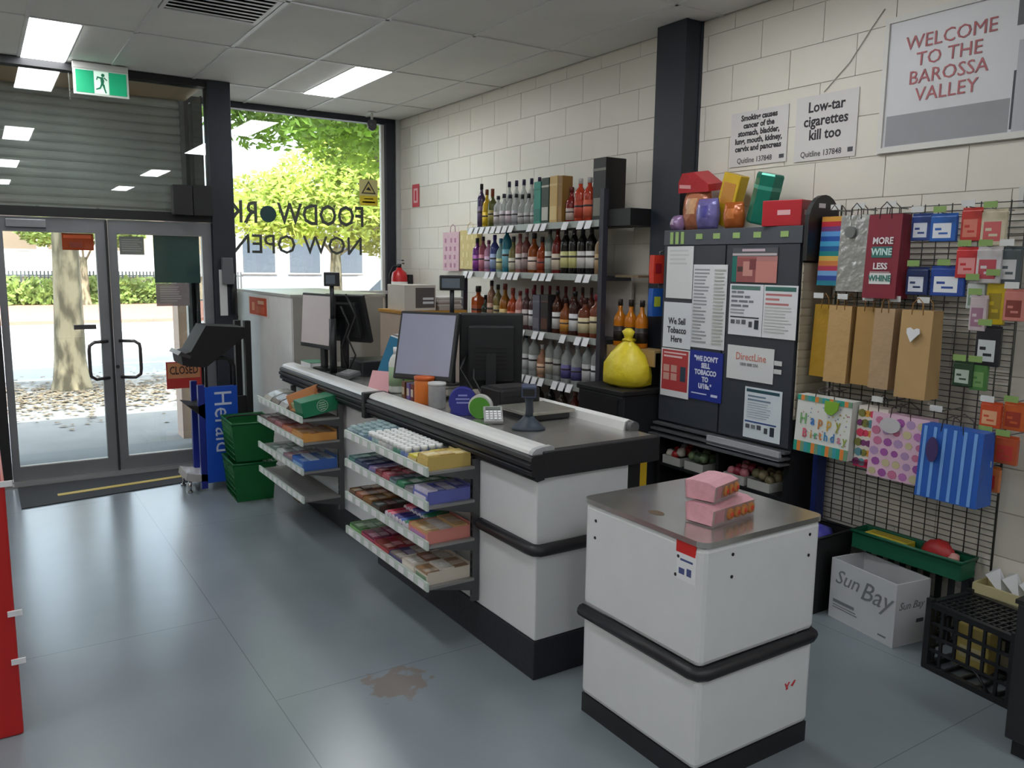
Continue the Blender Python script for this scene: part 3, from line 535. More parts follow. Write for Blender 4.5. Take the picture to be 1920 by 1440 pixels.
shelfrow(ZL[2], 5.93, 4.24, [
 ('flask', .31, .056, (190, 90, 36), (176, 84, 40), (50, 44, 40), 'amber square whisky bottle'), ('round', .24, .036, (50, 56, 44), (80, 84, 70), BKc, 'dark olive bottle'), ('tall', .36, .038, (150, 110, 90), (176, 140, 116), (50, 40, 40), 'tan whisky bottle'), ('tall', .33, .038, (130, 116, 70), (160, 146, 96), (40, 40, 40), 'khaki bottle'), ('round', .34, .045, (160, 100, 30), (206, 176, 110), (110, 50, 40), 'golden whisky bottle'),
 ('round', .31, .044, (170, 70, 36), (196, 96, 66), (140, 60, 50), 'orange whisky bottle'), ('tall', .29, .036, (196, 130, 120), (206, 160, 150), (110, 40, 40), 'pink bottle'), ('tall', .31, .036, (90, 60, 60), (190, 180, 176), (120, 30, 40), 'brown bottle with red cap'), ('tall', .31, .036, (90, 66, 70), (206, 204, 206), (110, 30, 40), 'dark bottle with white label'),
 ('box', .27, .085, (86, 86, 100), (110, 108, 118), 'slate grey bottle box'), ('box', .275, .09, (44, 40, 42), (90, 60, 50), 'dark brown bottle box'), ('tall', .31, .038, (80, 44, 30), (210, 208, 206), (40, 36, 36), 'brown whisky bottle with white label'), ('round', .26, .042, (140, 76, 40), (200, 140, 60), (60, 40, 36), 'amber whisky bottle with gold label'), ('tall', .31, .042, (70, 44, 36), (214, 212, 214), (30, 30, 32), 'dark whisky bottle with white label'),
 ('squat', .27, .05, (120, 60, 40), (214, 200, 160), (70, 40, 36), 'brown whisky bottle with cream label'), ('squat', .30, .048, (130, 66, 44), (206, 190, 150), (150, 50, 60), 'brown rum bottle with cream label')], 'third liquor shelf', 'bottles on the third liquor shelf')
for i in range(9):
    bottle('tall', .335, .03, (3.60, 5.22-i*.1, ZL[2]+.0005), (120, 60, 50), (180, 150, 140), (122, 30, 44) if i < 6 else (70, 50, 50), 'slim brown bottle behind, %s from the left in the third shelf back row' % ORD[i], 'bottles on the third liquor shelf')
shelfrow(ZL[3], 5.70, 4.24, [
 ('round', .28, .04, (130, 40, 30), (110, 30, 26), (180, 170, 160), 'dark red bottle'), ('tall', .28, .038, (150, 50, 36), (140, 46, 40), (196, 190, 180), 'brick red bottle'), ('tall', .29, .036, (206, 130, 30), (216, 150, 50), (190, 190, 186), 'orange bottle'), ('tall', .31, .040, (30, 140, 176), (20, 120, 160), (150, 196, 206), 'cyan bottle'), ('round', .31, .040, (40, 150, 186), (196, 206, 214), (140, 190, 200), 'sky blue bottle with white label'),
 ('tall', .31, .042, CL, (206, 208, 208), (40, 44, 60), .5, 'clear vodka bottle'), ('tall', .31, .042, CL, (200, 204, 204), (40, 44, 56), .5, 'clear gin bottle'), ('round', .24, .04, (200, 150, 120), (206, 170, 140), (190, 186, 180), .6, 'peach bottle'), ('tall', .31, .038, CL, (190, 186, 170), (180, 180, 176), .45, 'clear slender bottle'), ('tall', .31, .038, CL, (176, 176, 170), (186, 186, 184), .45, 'clear frosted bottle'),
 ('round', .30, .046, CL, (90, 84, 140), (190, 190, 190), .5, 'clear bottle with violet label'), ('round', .29, .046, CL, (84, 80, 130), (180, 180, 184), .5, 'clear round bottle with violet label'), ('tall', .31, .038, (190, 196, 196), (206, 204, 204), (150, 40, 46), .6, 'clear bottle with red neck and white label'), ('tall', .31, .038, (190, 190, 192), (200, 200, 202), (140, 40, 46), .6, 'clear bottle with red cap')], 'fourth liquor shelf', 'bottles on the fourth liquor shelf')
shelfrow(ZL[4], 5.45, 4.3, [('wine', .25, .036, (40, 40, 36), (70, 60, 56), BKc, 'dark green wine bottle'), ('wine', .25, .036, (36, 40, 36), (60, 70, 60), BKc, 'near black wine bottle'), ('wine', .24, .036, (30, 36, 34), (90, 70, 60), (50, 40, 40), 'dark brown wine bottle'), ('round', .24, .04, (60, 50, 46), (120, 100, 90), BKc, 'smoky bottle'),
 ('wine', .25, .036, (30, 34, 32), (80, 66, 60), BKc, 'black port bottle'), ('round', .24, .04, (70, 60, 50), (110, 96, 80), (60, 50, 46), 'dull brown bottle'), ('round', .23, .04, (110, 40, 26), (196, 120, 90), (180, 120, 100), 'copper liqueur bottle'), ('wine', .25, .036, (34, 44, 38), (110, 110, 104), BKc, 'dark port bottle')], 'lowest liquor shelf', 'bottles on the lowest liquor shelf')
for i in range(3): bottle('round', .30, .042, (3.5, 4.09-i*.105, 1.1905), (196, 116, 20), (30, 26, 24), (46, 42, 40), 'golden bottle with black label on end shelf, %s from the left' % ORD[i], 'golden bottles beside the column')
# ---- things on the wall near the window
for y, z0, z1, c, c2, nm in ((6.68, 1.64, 1.99, (206, 170, 182), (170, 110, 140), 'pink patterned'), (6.36, 1.66, 2.0, (204, 186, 120), (220, 206, 150), 'yellow patterned')):
    t = E('gift_bag', '%s gift bag hanging flat on the wall left of the liquor' % nm, 'gift bag', (3.715, y+.15, z0), FX, 'gift bags by the liquor')
    MB().prism([(0, 0), (.30, 0), (.30, z1-z0), (0, z1-z0)], 'z', .004, .05).build('bag', M(c, .5, var=.12, sc=18), t)
    MB().tube([(.1, z1-z0-.01, .03), (.11, z1-z0+.05, .03), (.15, z1-z0+.07, .03), (.19, z1-z0+.05, .03), (.2, z1-z0-.01, .03)], .003, 6).build('handle', M(c2, .5), t)
    for k in range(12):
        u, v = .02+.09*(k % 3)+random.uniform(0, .03), .03+.075*(k//3); MB().box(u, v, .05, u+.03, v+.04, .0512).build('print', M(c2, .5), t)
t = E('fire_extinguisher', 'red fire extinguisher with white band in the corner by the window', 'fire extinguisher', (3.58, 7.6, 1.14))
MB().lathe([(.02, 0), (.078, .004), (.082, .02), (.082, .42), (.07, .47), (.03, .5), (.025, .52)], 18).build('cylinder', M((190, 30, 36), .3), t)
MB().lathe([(.0835, .25), (.0835, .38)], 18).build('label_band', M((220, 214, 210), .4), t)
MB().cyl((0, 0, .52), (0, 0, .555), .022).box(-.012, -.09, .555, .012, .03, .567).box(-.012, -.08, .585, .012, .03, .597).build('valve_lever', BLK2, t)
MB().tube([(0, .03, .54), (-.03, .08, .53), (-.06, .1, .45), (-.06, .09, .2)], .01, 8).build('hose', BLACK, t)
MB().box(.08, -.03, .1, .135, .03, .45).build('bracket', BLK2, t)
t = E('location_sign', 'red vertical fire equipment sign on the block wall near the window', 'sign', (3.718, 7.575, 2.26), FX)
MB().box(0, 0, 0, .15, .22, .003).build('plate', M((196, 44, 60), .4), t)
prints(t, [(.03, .04, .12, .18, (226, 180, 186)), (.055, .06, .095, .16, (196, 44, 60))], .003)
# bench behind the checkout with cartons
t = E('back_bench', 'cream cabinet behind the far checkout carrying cartons', 'cabinet', (2.62, 5.5, 0))
MB().box(0, 0, 0, .52, .42, 1.33, bev=.004).build('body', M((196, 176, 160), .5), t)
MB().box(-.012, -.012, 1.33, .532, .43, 1.352).build('top', M((190, 140, 60), .45), t)
MB().box(-.004, .0, .1, .0, .42, .95).build('door', M((186, 90, 80), .5), t)
MB().box(.02, -.006, .1, .25, 0, 1.25).build('door', M((190, 96, 84), .5), t); MB().box(.27, -.006, .1, .5, 0, 1.25).build('door', M((206, 190, 176), .5), t)
t = E('storage_carton', 'white carton with grey printed side on the cream cabinet', 'carton', (2.64, 5.52, 1.353))
MB().box(0, 0, 0, .26, .3, .19, bev=.002).build('box', M((206, 200, 190), .5), t); MB().box(.09, -.0015, .02, .25, -.0002, .17).build('printed_panel', M((96, 88, 86), .5), t)
[MB().box(.15, -.0025, q, .24, -.0016, q+.017).build('print', PAPER, t) for q in (.05, .08)]
t = E('paper_stack', 'untidy stack of papers on the cream cabinet', 'papers', (2.92, 5.52, 1.353))
for k in range(9): MB().box(0, 0, k*.011, .2, .28, k*.011+.010).build('sheet', M(random.choice([(214, 210, 204), (190, 180, 172), (150, 130, 122), (222, 220, 216)]), .6), t, (random.uniform(0, .012), 0, 0), (0, 0, random.uniform(-.06, .06)))
# ================================================================== TOBACCO CABINET
XC, Y0, Y1, CK = 3.46, 2.68, 3.665, 1.0944       # front face, near end, far end, layout unit
def cz(z): return .711+(z-.8)*1.0987 if z >= .8 else z*.711/.8
def cb(mb, x0, y0, z0, x1, y1, z1, bev=0): return mb.box(x0*(.47 if x0 > 0 else 1), y0*CK, cz(z0), x1*(.47 if x1 > 0 else 1), y1*CK, cz(z1), bev=bev)
t = E('tobacco_cabinet', 'tall dark tobacco cabinet covered in printed notices', 'cabinet', (XC, Y1, 0), (0, 0, 0))
CB2 = M((58, 62, 70), .4)
cb(MB(), .04, -.9, .80, .53, 0, 1.80).build('carcass', BLK2, t)
cb(MB(), 0, -.9, 1.815, .53, 0, 1.895, .003).build('header', M((74, 78, 86), .4), t)
for a, e in ((-.445, -.008), (-.892, -.455)): cb(MB(), .0, a, .86, .04, e, 1.812).build('sliding_door', CB2, t)
for k, z in enumerate((.835, .806, .775)): cb(MB(), -.035-.018*k, -.9, z, .03, 0, z+.012).build('tray_rail', ALU, t)
cb(MB(), -.05, -.88, .80, -.03, -.42, .845).build('tray_front', M((170, 172, 176), .4), t)
for q in ((-.9, -.87), (-.46, -.44), (-.03, 0)): cb(MB(), .02, q[0], .12, .53, q[1], .80).build('lower_upright', BLACK, t)
cb(MB(), .48, -.87, .12, .53, -.03, .80).build('lower_back', BLACK, t)
cb(MB(), .02, -.87, .10, .48, -.03, .12).build('lower_shelf', BLK2, t); cb(MB(), .02, -.87, .55, .48, -.03, .57).build('lower_shelf', BLK2, t)
cb(MB(), .02, -.9, 0, .53, 0, .10).build('plinth', BLACK, t)
SIDE = M((176, 168, 148), .55)
p_ = MB().box(.015, -CK*.9-.004, .93, .245, -CK*.9, 1.73).build('side_panel', SIDE, t)
for k in range(18): MB().box(.015, -CK*.9-.009, .95+k*.043, .245, -CK*.9-.004, .985+k*.043).build('slat', SIDE, p_)
GT = M((150, 180, 110), .5)
for y in (-.05, -.09, -.13): cb(MB(), -.004, y-.022, 1.822, -.0, y, 1.885).build('price_tag', GT, t)
for y in (-.24, -.36, -.49, -.62, -.78): cb(MB(), -.004, y-.045, 1.845, -.0, y, 1.872).build('price_tag', GT, t)
o = MB().prism([(3.45, 1.74), (3.69, 1.74), (3.69, 1.93)]+[(3.57+.12*math.cos(a), 1.93+.135*math.sin(a)) for a in [math.pi*k/12 for k in range(1, 12)]]+[(3.45, 1.93)], 'y', 2.640, 2.664).build('header_board', BLK2)
tag(o, 'black round topped header board beside the tobacco cabinet', 'board')
MB().box(3.52, 2.638, 2.0, 3.57, 2.6395, 2.022).build('price_tag', PAPER, o)
def notice(name, lab, y, z, w, h, bg, rects, texts=(), cat='notice', x=XC-.004, grp='notices on the tobacco cabinet', rot=FX):
    """y,z of lower left corner as seen from the shop"""
    o = MB().box(0, 0, 0, w, h, .0015).build(name, M(bg, .5, var=.02), None, (x, y, z), rot); tag(o, lab, cat, grp)
    if x > 3: o.location = (x, Y1+(y-3.36)*CK, cz(z)); o.scale = (CK, 1.0987, 1)
    if rects: prints(o, rects, .0016)
    for (u, v, sz, body, c, al, bold, sx) in texts: text(body, sz, M(c, .6), o, (u, v, .0028), al, bold=bold, sx=sx)
    return o
def lines(u0, u1, v0, v1, n, c, rag=.25):
    return [(u0, v1-(v1-v0)*(k+.6)/n, u0+(u1-u0)*(1-random.uniform(0, rag)), v1-(v1-v0)*(k+.6)/n+(v1-v0)/n*.45, c) for k in range(n)]
G1 = (150, 152, 156); TEAL = (24, 110, 100)
notice('paper_notice', 'blank white sheet at the upper left of the tobacco cabinet', 3.325, 1.535, .195, .275, (214, 216, 216), lines(.02, .17, .17, .26, 4, (198, 200, 200)))
notice('price_list', 'long white price list with grey rows on the tobacco cabinet', 3.125, 1.285, .235, .43, (216, 218, 220), lines(.01, .12, .02, .41, 22, G1, .5)+lines(.15, .225, .02, .41, 22, (176, 178, 172), .2), cat='price list')
notice('paper_notice', 'white sheet reading We Sell Tobacco Here', 3.332, 1.268, .21, .245, (212, 216, 222), [], [(.105, .095, .048, 'We Sell\nTobacco\nHere', (50, 52, 60), 'CENTER', .001, .85)], x=XC-.007)
notice('paper_notice', 'red health notice with small pictures and white edge', 3.338, 1.0, .215, .262, (220, 220, 222), [(.008, .035, .205, .255, (176, 56, 60))]+[(.02+k*.058, .09+j*.045, .065+k*.058, .128+j*.045, (196, 150, 140)) for k in range(2) for j in range(2)]+[(.15, .09, .19, .17, (40, 60, 76)), (.02, .215, .16, .225, (222, 190, 190)), (.02, .235, .19, .243, (222, 190, 190))], x=XC-.0055)
o = notice('paper_notice', 'blue sheet reading we dont sell tobacco to under age', 3.122, 1.012, .232, .258, (28, 46, 140), [(.02, .03, .13, .036, (200, 206, 230)), (.16, .025, .205, .038, (200, 206, 230))], [(.116, .145, .036, '"WE DON\'T\nSELL\nTOBACCO\nTO\nU/18s."', (216, 220, 236), 'CENTER', .0016, .86)], x=XC-.0055)
o['label'] = "blue sheet with white capitals about selling tobacco on the cabinet"
notice('paper_notice', 'health warning picture with green edge at cabinet top right', 2.862, 1.632, .275, .165, (176, 120, 116), [(0, 0, .03, .125, TEAL), (0, .125, .275, .165, (80, 82, 88)), (.06, .148, .2, .16, (196, 176, 186)), (.0, .128, .27, .139, (186, 176, 176)), (.03, .0, .15, .12, (150, 84, 84)), (.07, .03, .13, .1, (196, 140, 130)), (.035, .05, .07, .075, (70, 50, 48)), (.15, .0, .275, .1, (196, 128, 120)), (.11, .06, .15, .11, (120, 60, 64))])
pics = lambda v: [(.015, v, .04, v+.02, (90, 92, 98)), (.05, v, .075, v+.02, (120, 122, 126)), (.085, v, .11, v+.022, (90, 92, 98)), (.13, v-.012, .15, v+.015, (70, 72, 78)), (.165, v-.02, .19, v+.024, (44, 50, 62))]
notice('paper_notice', 'white sheet with grey teal heading and a row of small icons', 2.868, 1.372, .21, .25, (218, 220, 226), [(.01, .222, .19, .242, (86, 120, 112)), (.01, .085, .19, .092, (50, 52, 58))]+[(.012+a*.001, .205-k*.022, .012+e*.001, .216-k*.022, (120, 122, 132)) for k, r_ in enumerate([((0, 30), (36, 78)), ((0, 76), (84, 118)), ((0, 40), (50, 104), (112, 140)), ((0, 64), (74, 110))]) for a, e in r_]+lines(.01, .12, .1, .13, 2, G1)+pics(.055), [])
notice('paper_notice', 'white sheet with dark teal heading and reddish first lines', 2.655, 1.372, .195, .25, (218, 220, 222), [(.008, .222, .185, .242, (60, 110, 100))]+[(.012, .2-k*.022, .012+q, .21-k*.022, (190, 120, 122)) for k, q in enumerate((.15, .08, .135))]+lines(.01, .17, .02, .15, 9, (186, 186, 184)), [])
notice('paper_notice', 'white card with red arched logo and phone number', 2.864, 1.152, .29, .168, (214, 216, 216), [], [(.15, .115, .052, 'DirectLine', (206, 120, 100), 'CENTER', 0, .85), (.14, .078, .022, '1800 888 236', (130, 132, 136), 'CENTER', .0004, .95)])
notice('paper_notice', 'white and blue notice at the lower right of the cabinet', 2.738, .872, .225, .252, (214, 222, 228), [(.01, .228, .21, .243, (40, 80, 90)), (.008, .078, .2, .086, (60, 84, 140))]+[(.02, .205-k*.018, .02+q, .213-k*.018, (110, 130, 150)) for k, q in enumerate((.11, .14))]+lines(.02, .17, .1, .18, 7, (176, 186, 194))+pics(.048), [])
for z in (1.245, 1.205): notice('paper_slip', 'small white slip, %s of two beside the arched logo card' % ('upper' if z > 1.22 else 'lower'), 2.572, z, .045, .022, (206, 208, 206), [])
# items on top of the cabinet
ZT = cz(1.895)+.0008
def tp(x, y, dz=0): return (3.47+(x-3.15)*.75, Y1+(y-3.36)*CK, ZT+dz)
def pouch(name, lab, loc, rz, w, h, d, col, col2, lean=0, cat='snack bag'):
    t = E(name, lab, cat, loc, (0, lean, rz), 'snacks on top of the tobacco cabinet')
    P = [(-w/2, 0), (-w*.54, h*.3), (-w*.5, h*.75), (-w*.42, h*.97), (-w*.44, h), (w*.44, h), (w*.42, h*.97), (w*.5, h*.75), (w*.54, h*.3), (w/2, 0)]
    mb = MB(); vs = []; 
    for s in (-1, 1):
        for (a, z) in P: vs.append((s*d/2*(.05 if z > h*.95 else math.sin(math.pi*min(1, (z/h*.9+.22)))), a, z))
    n_ = len(P)
    ring = [[(q[0], q[1], q[2]) for q in vs[:n_]], [(q[0], q[1], q[2]) for q in vs[n_:]]]
    L = 7; VV = []
    for (s, fx) in ((-1, 0), (1, 1)):
        pass
    grid = []
    for j in range(9):
        z = h*j/8; ww = w*(.46+.06*math.sin(math.pi*j/8)); th = d/2*max(.04, math.sin(math.pi*min(1, max(0, j/8*.92+.06)))**.6)
        grid.append([(math.cos(a)*th*(1+random.uniform(-.1, .1)), math.sin(a)*ww, z) for a in [2*math.pi*k/16 for k in range(16)]])
    VV = [p for g in grid for p in g]
    MB().add(VV, [(j*16+k, j*16+(k+1) % 16, (j+1)*16+(k+1) % 16, (j+1)*16+k) for j in range(8) for k in range(16)]+[list(range(16)), list(range(128, 144))], 0, True).build('pouch', M(col, .22, .15, var=.25, sc=22, bump=.6, bsc=25), t)
    PV = [(-1.02*abs(p[0])-.001, p[1]*.8, p[2]) for j in (3, 4, 5, 6) for p in grid[j][5:12]]
    MB().add(PV, [(j*7+k, j*7+k+1, (j+1)*7+k+1, (j+1)*7+k) for j in range(3) for k in range(6)], 0, True).build('print', M(col2, .3, var=.3, sc=30), t)
    return t
pouch('snack_bag', 'multicoloured bag of sweets at the left on the cabinet top', tp(3.26, 3.20), 0, .20, .24, .13, (176, 110, 80), (196, 150, 110))
pouch('snack_bag', 'violet blue speckled snack bag on the cabinet top', tp(3.19, 3.08), .1, .15, .17, .09, (110, 104, 160), (70, 66, 140))
pouch('snack_bag', 'lilac snack bag at the far left end of the cabinet top', tp(3.24, 3.33), -.2, .1, .09, .1, (150, 120, 160), (190, 170, 190))
pouch('snack_bag', 'copper brown bag leaning between the gold and green boxes', tp(3.19, 2.90), .1, .13, .14, .08, (170, 90, 36), (190, 110, 50), -.05)
t = E('chocolate_box', 'crumpled red foil box resting on top of the sweets bags', 'box', tp(3.2, 3.31, .215), (.1, -.15, 0), 'snacks on top of the tobacco cabinet')
MB().prism([(-.24, .02), (.0, 0), (.0, .06), (-.03, .115), (-.12, .125), (-.235, .06)], 'x', 0, .12).build('box', M((176, 44, 52), .25, .1, var=.15, sc=14, bump=.4, bsc=20), t)
MB().box(-.0015, -.1, .03, -.0002, -.01, .05).build('print', M((214, 150, 150), .4), t)
t = E('chocolate_box', 'tall gold foil box tilted to the right', 'box', tp(3.26, 2.985, .004), (math.radians(16), 0, 0), 'snacks on top of the tobacco cabinet')
MB().box(0, 0, .0, .07, .13, .29, bev=.006).build('box', M((206, 170, 40), .25, .3, var=.1, sc=15), t); MB().box(-.0012, .02, .12, -.0002, .11, .24).build('printed_label', M((190, 130, 50), .3), t)
t = E('chocolate_box', 'green hexagonal foil box tilted to the right', 'box', tp(3.25, 2.78, .022), (math.radians(14), 0, 0), 'snacks on top of the tobacco cabinet')
MB().lathe([(.068, 0), (.074, .01), (.074, .255), (.068, .265)], 6, sy=.95).build('box', M((20, 120, 100), .2, .3, var=.12, sc=15), t); MB().lathe([(.0755, .18), (.0755, .2)], 6, sy=.95).build('print_band', M((60, 150, 130), .3), t)
t = E('chocolate_box', 'red carton with white label at the right end of the cabinet top', 'box', tp(3.17, 2.49), (0, 0, math.radians(12)), 'snacks on top of the tobacco cabinet')
MB().box(0, 0, 0, .15, .215, .13, bev=.003).build('carton', M((176, 30, 42), .35), t)
MB().box(-.0012, .06, .055, -.0002, .13, .08).build('printed_label', M((216, 170, 172), .4), t); MB().box(.03, -.0012, .055, .10, -.0002, .08).build('printed_label', M((216, 170, 172), .4), t)
# produce packs on the lower shelf
for k, (y, c, c2, nm) in enumerate([(3.25, (170, 40, 40), (214, 200, 190), 'red'), (3.08, (86, 104, 76), (120, 140, 100), 'green'), (2.80, (150, 50, 66), (196, 120, 130), 'crimson'), (2.64, (150, 136, 104), (120, 110, 80), 'buff')]):
    t = E('grocery_pack', '%s grocery pack on the open shelf under the tobacco cabinet' % nm, 'grocery pack', (3.475, Y1+(y-3.36)*CK, cz(.57)+.001), (0, 0, 0), 'packs under the tobacco cabinet')
    MB().box(0, -.075, 0, .2, .075, .012).box(0, -.075, .012, .006, .075, .05).box(.194, -.075, .012, .2, .075, .05).box(.006, -.075, .012, .194, -.069, .05).box(.006, .069, .012, .194, .075, .05).build('punnet', M((196, 196, 190), .4), t)
    for i in range(3):
        for j in range(3): MB().ball((.04+i*.06, -.045+j*.045, .055+random.uniform(0, .03)), .03, 8).build('piece', M(c if (i+j) % 2 else c2, .35, var=.2, sc=40), t)
# yellow bag and the black bin it sits on, by the column
t = E('black_stand', 'black cabinet beside the liquor shelf under the yellow bag', 'cabinet', (3.20, 3.685, 0))
MB().box(0, 0, 0, .36, .44, .925, bev=.008).build('body', BLK2, t); MB().box(-.012, -.01, .925, .37, .45, .958, bev=.006).build('lid', BLACK, t); MB().box(-.006, .05, .1, 0, .41, .9).build('door', M((28, 28, 30), .35), t)
t = E('plastic_bag', 'full yellow plastic bag with a knotted top beside the cabinet', 'plastic bag', (3.385, 3.87, .959))
g = []
prof = [(.11, 0), (.15, .02), (.165, .07), (.15, .14), (.12, .20), (.07, .25), (.025, .285), (.03, .31), (.045, .34), (.02, .36)]
for (r, z) in prof:
    g += [(r*.8*math.cos(a)*(1+random.uniform(-.13, .13)), r*1.08*math.sin(a)*(1+random.uniform(-.13, .13)), z) for a in [2*math.pi*k/18 for k in range(18)]]
P = len(prof); MB().add(g, [(j*18+k, j*18+(k+1) % 18, (j+1)*18+(k+1) % 18, (j+1)*18+k) for j in range(P-1) for k in range(18)]+[list(range(18)), list(range((P-1)*18, P*18))], 0, True).build('sack', M((226, 206, 50), .4, bump=.5, bsc=18), t)
MB().tube([(-.02, .02, .285), (.02, .03, .295), (.03, -.02, .285), (-.02, -.03, .29)], .012, 8, closed=True).build('knot', M((214, 190, 40), .4), t)
t = E('yellow_handle', 'yellow upright plastic handle beside the near checkout end', 'handle', (2.47, 2.72, 0))
MB().box(0, 0, .40, .05, .035, .84, bev=.008).build('grip', M((214, 176, 30), .4), t); MB().box(-.02, -.02, 0, .07, .055, .40, bev=.01).build('base', BLACK, t)
for z, c, c2, nm in ((1.60, (206, 60, 44), (150, 30, 40), 'red and blue'), (1.40, (40, 90, 170), (176, 190, 60), 'blue and lime')):
    t = E('hanging_packet', '%s packet hanging at the far side of the tobacco cabinet' % nm, 'packet', (3.50, 3.72, z), (0, 0, 0), 'packets beside the cabinet')
    MB().prism([(-.06, 0), (.06, 0), (.065, .08), (.06, .17), (-.06, .17), (-.065, .08)], 'y', .0, .04).build('pouch', M(c, .35, var=.15, sc=30), t); MB().box(-.05, -.0015, .06, .0, 0, .12).build('print', M(c2, .4), t)
    MB().tube([(0, .02, .17), (0, .02, .19), (.03, .02, .195)], .004, 6).build('hook', ALU, t)
# ================================================================== GRIDWALL WITH BAGS AND PACKETS
WIRE = M((70, 72, 68), .4, .5)
gw = E('gridwall', 'wire gridwall panel fixed to the block wall, hung with bags', 'gridwall', (3.695, 2.635, .40), FX)
GWW, GWH = .885, 1.60
hm = MB().cyl((0, 0, 0), (GWW, 0, 0), .0022, n=5).mesh('wire', WIRE); vm = MB().cyl((0, 0, 0), (0, GWH, 0), .0028, n=5).mesh('wire', WIRE)
k = 0
while k*.027 <= GWH: ob('wire', hm, gw, (0, k*.027, 0)); k += 1
for k in range(15): ob('wire', vm, gw, (k*GWW/14, 0, .003))
for u in (.0, GWW): MB().cyl((u, -.02, .0), (u, GWH+.02, 0), .005, n=6).build('frame_rod', WIRE, gw)
TAGG = M((130, 160, 90), .5); TAGW = M((206, 208, 206), .5)
def hook(u, v, L=.16, tagm=None):
    """peg hook at gridwall u,v"""
    h = MB().tube([(u, v, .003), (u, v, L-.02), (u, v+.006, L), (u, v+.02, L+.004)], .0028, 6).build('peg_hook', ALU, gw)
    if tagm: MB().box(u-.028, v+.002, L+.005, u+.028, v+.028, L+.0065).build('price_tag', tagm, h)
    return h
def gbag(lab, y, ztop, w, h, d, col, x=3.52, rz=0, handle=(60, 50, 50), grp='paper gift bags on the gridwall', rough=.45, metal=0, bump=0, prn=None):
    """y = far (left) edge of the front face; front face at x"""
    t = E('gift_bag', lab, 'gift bag', (x, y, ztop), FX, grp); t.rotation_euler = (Matrix.Rotation(rz, 3, 'Z') @ FX.to_matrix()).to_euler()
    mt = M(col, rough, metal, var=.07, sc=8, bump=bump, bsc=22)
    dk = tuple(int(q*.86) for q in col)
    MB().add([(0, -h, 0), (w, -h, 0), (w, 0, -d*.15), (0, 0, -d*.15), (0, -h, -d), (w, -h, -d), (w, 0, -d*.85), (0, 0, -d*.85), (w*.97, -h*.5, -d*.5), (w*.03, -h*.5, -d*.5)],
             [(0, 1, 2, 3), (5, 4, 7, 6), (0, 4, 5, 1), (1, 8, 2), (1, 5, 8), (5, 6, 8), (6, 2, 8), (0, 3, 9), (4, 0, 9), (7, 4, 9), (3, 7, 9), (3, 2, 6, 7)]).build('bag', mt, t)
    for nn in (-d*.15, -d*.85): MB().tube([(w*.32, -.02, nn), (w*.34, .03, nn), (w*.5, .055, nn), (w*.66, .03, nn), (w*.68, -.02, nn)], .0025, 6).build('handle', M(handle, .5), t)
    return t, math.atan2(-d*.15, h)
def bprint(t, h, ang, rects, name='print', texts=()):
    cs = []; mb = MB()
    for u0, v0, u1, v1, c in rects:
        if c not in cs: cs.append(c)
        mb.box(u0, v0, .001, u1, v1, .002+.00006*len(mb.m)/6, cs.index(c))
    if rects and len(cs) == 1:
        for u0, v0, u1, v1, c in rects: o = MB().box(u0, v0, .001, u1, v1, .002).build(name, M(c, .5), t, (0, -h, 0), (ang, 0, 0))
    else: o = mb.build(name, [M(c, .5) for c in cs], t, (0, -h, 0), (ang, 0, 0)) if rects else None
    for (u, v, sz, body, c, al, bold, sx) in texts:
        tx = text(body, sz, M(c, .6), t, (0, 0, 0), al, bold=bold, sx=sx); tx.location = (u, -h+v*math.cos(ang), .0035+v*math.sin(ang)); tx.rotation_euler = (ang, 0, 0)
    return o
# bottle bags, upper row
t, a = gbag('rainbow striped bottle gift bag at the left of the gridwall', 2.625, 1.955, .13, .335, .09, (206, 60, 50))
cs = [(206, 150, 60), (190, 40, 56), (110, 60, 120), (90, 150, 210), (30, 80, 160), (70, 160, 200), (24, 90, 150), (24, 130, 130), (206, 170, 80), (200, 120, 60), (176, 50, 80), (110, 160, 206), (40, 70, 150), (20, 120, 140)]
bprint(t, .335, a, [(.002, .335-.335*(k+1)/14, .128, .335-.335*k/14-.0, c) for k, c in enumerate(cs)])
t, a = gbag('shiny silver bottle gift bag on the gridwall', 2.50, 1.955, .155, .36, .07, (176, 178, 176), x=3.50, rough=.2, metal=.6, bump=.5)
MB().cyl((.06, -.08, .0), (.06, -.08, .006), .028, n=16).build('grey_seal', M((110, 112, 110), .4), t)
t, a = gbag('maroon bottle gift bag reading more wine less whine', 2.335, 1.95, .165, .38, .10, (128, 34, 52), x=3.47)
bprint(t, .38, a, [(.03, .185, .13, .235, (50, 110, 104)), (.03, .065, .135, .115, (214, 214, 210)), (.03, .118, .128, .121, (206, 200, 200))], texts=[(.082, .26, .042, 'MORE', (222, 214, 216), 'CENTER', .0012, .9), (.08, .21, .042, 'WINE', (196, 226, 220), 'CENTER', .0012, .95), (.08, .145, .04, 'LESS', (222, 214, 216), 'CENTER', .0012, .95), (.083, .09, .038, 'WHINE', (50, 120, 110), 'CENTER', .001, .9)])
for u in (.07, .20, .36): hook(u, 1.585, .14, TAGW)
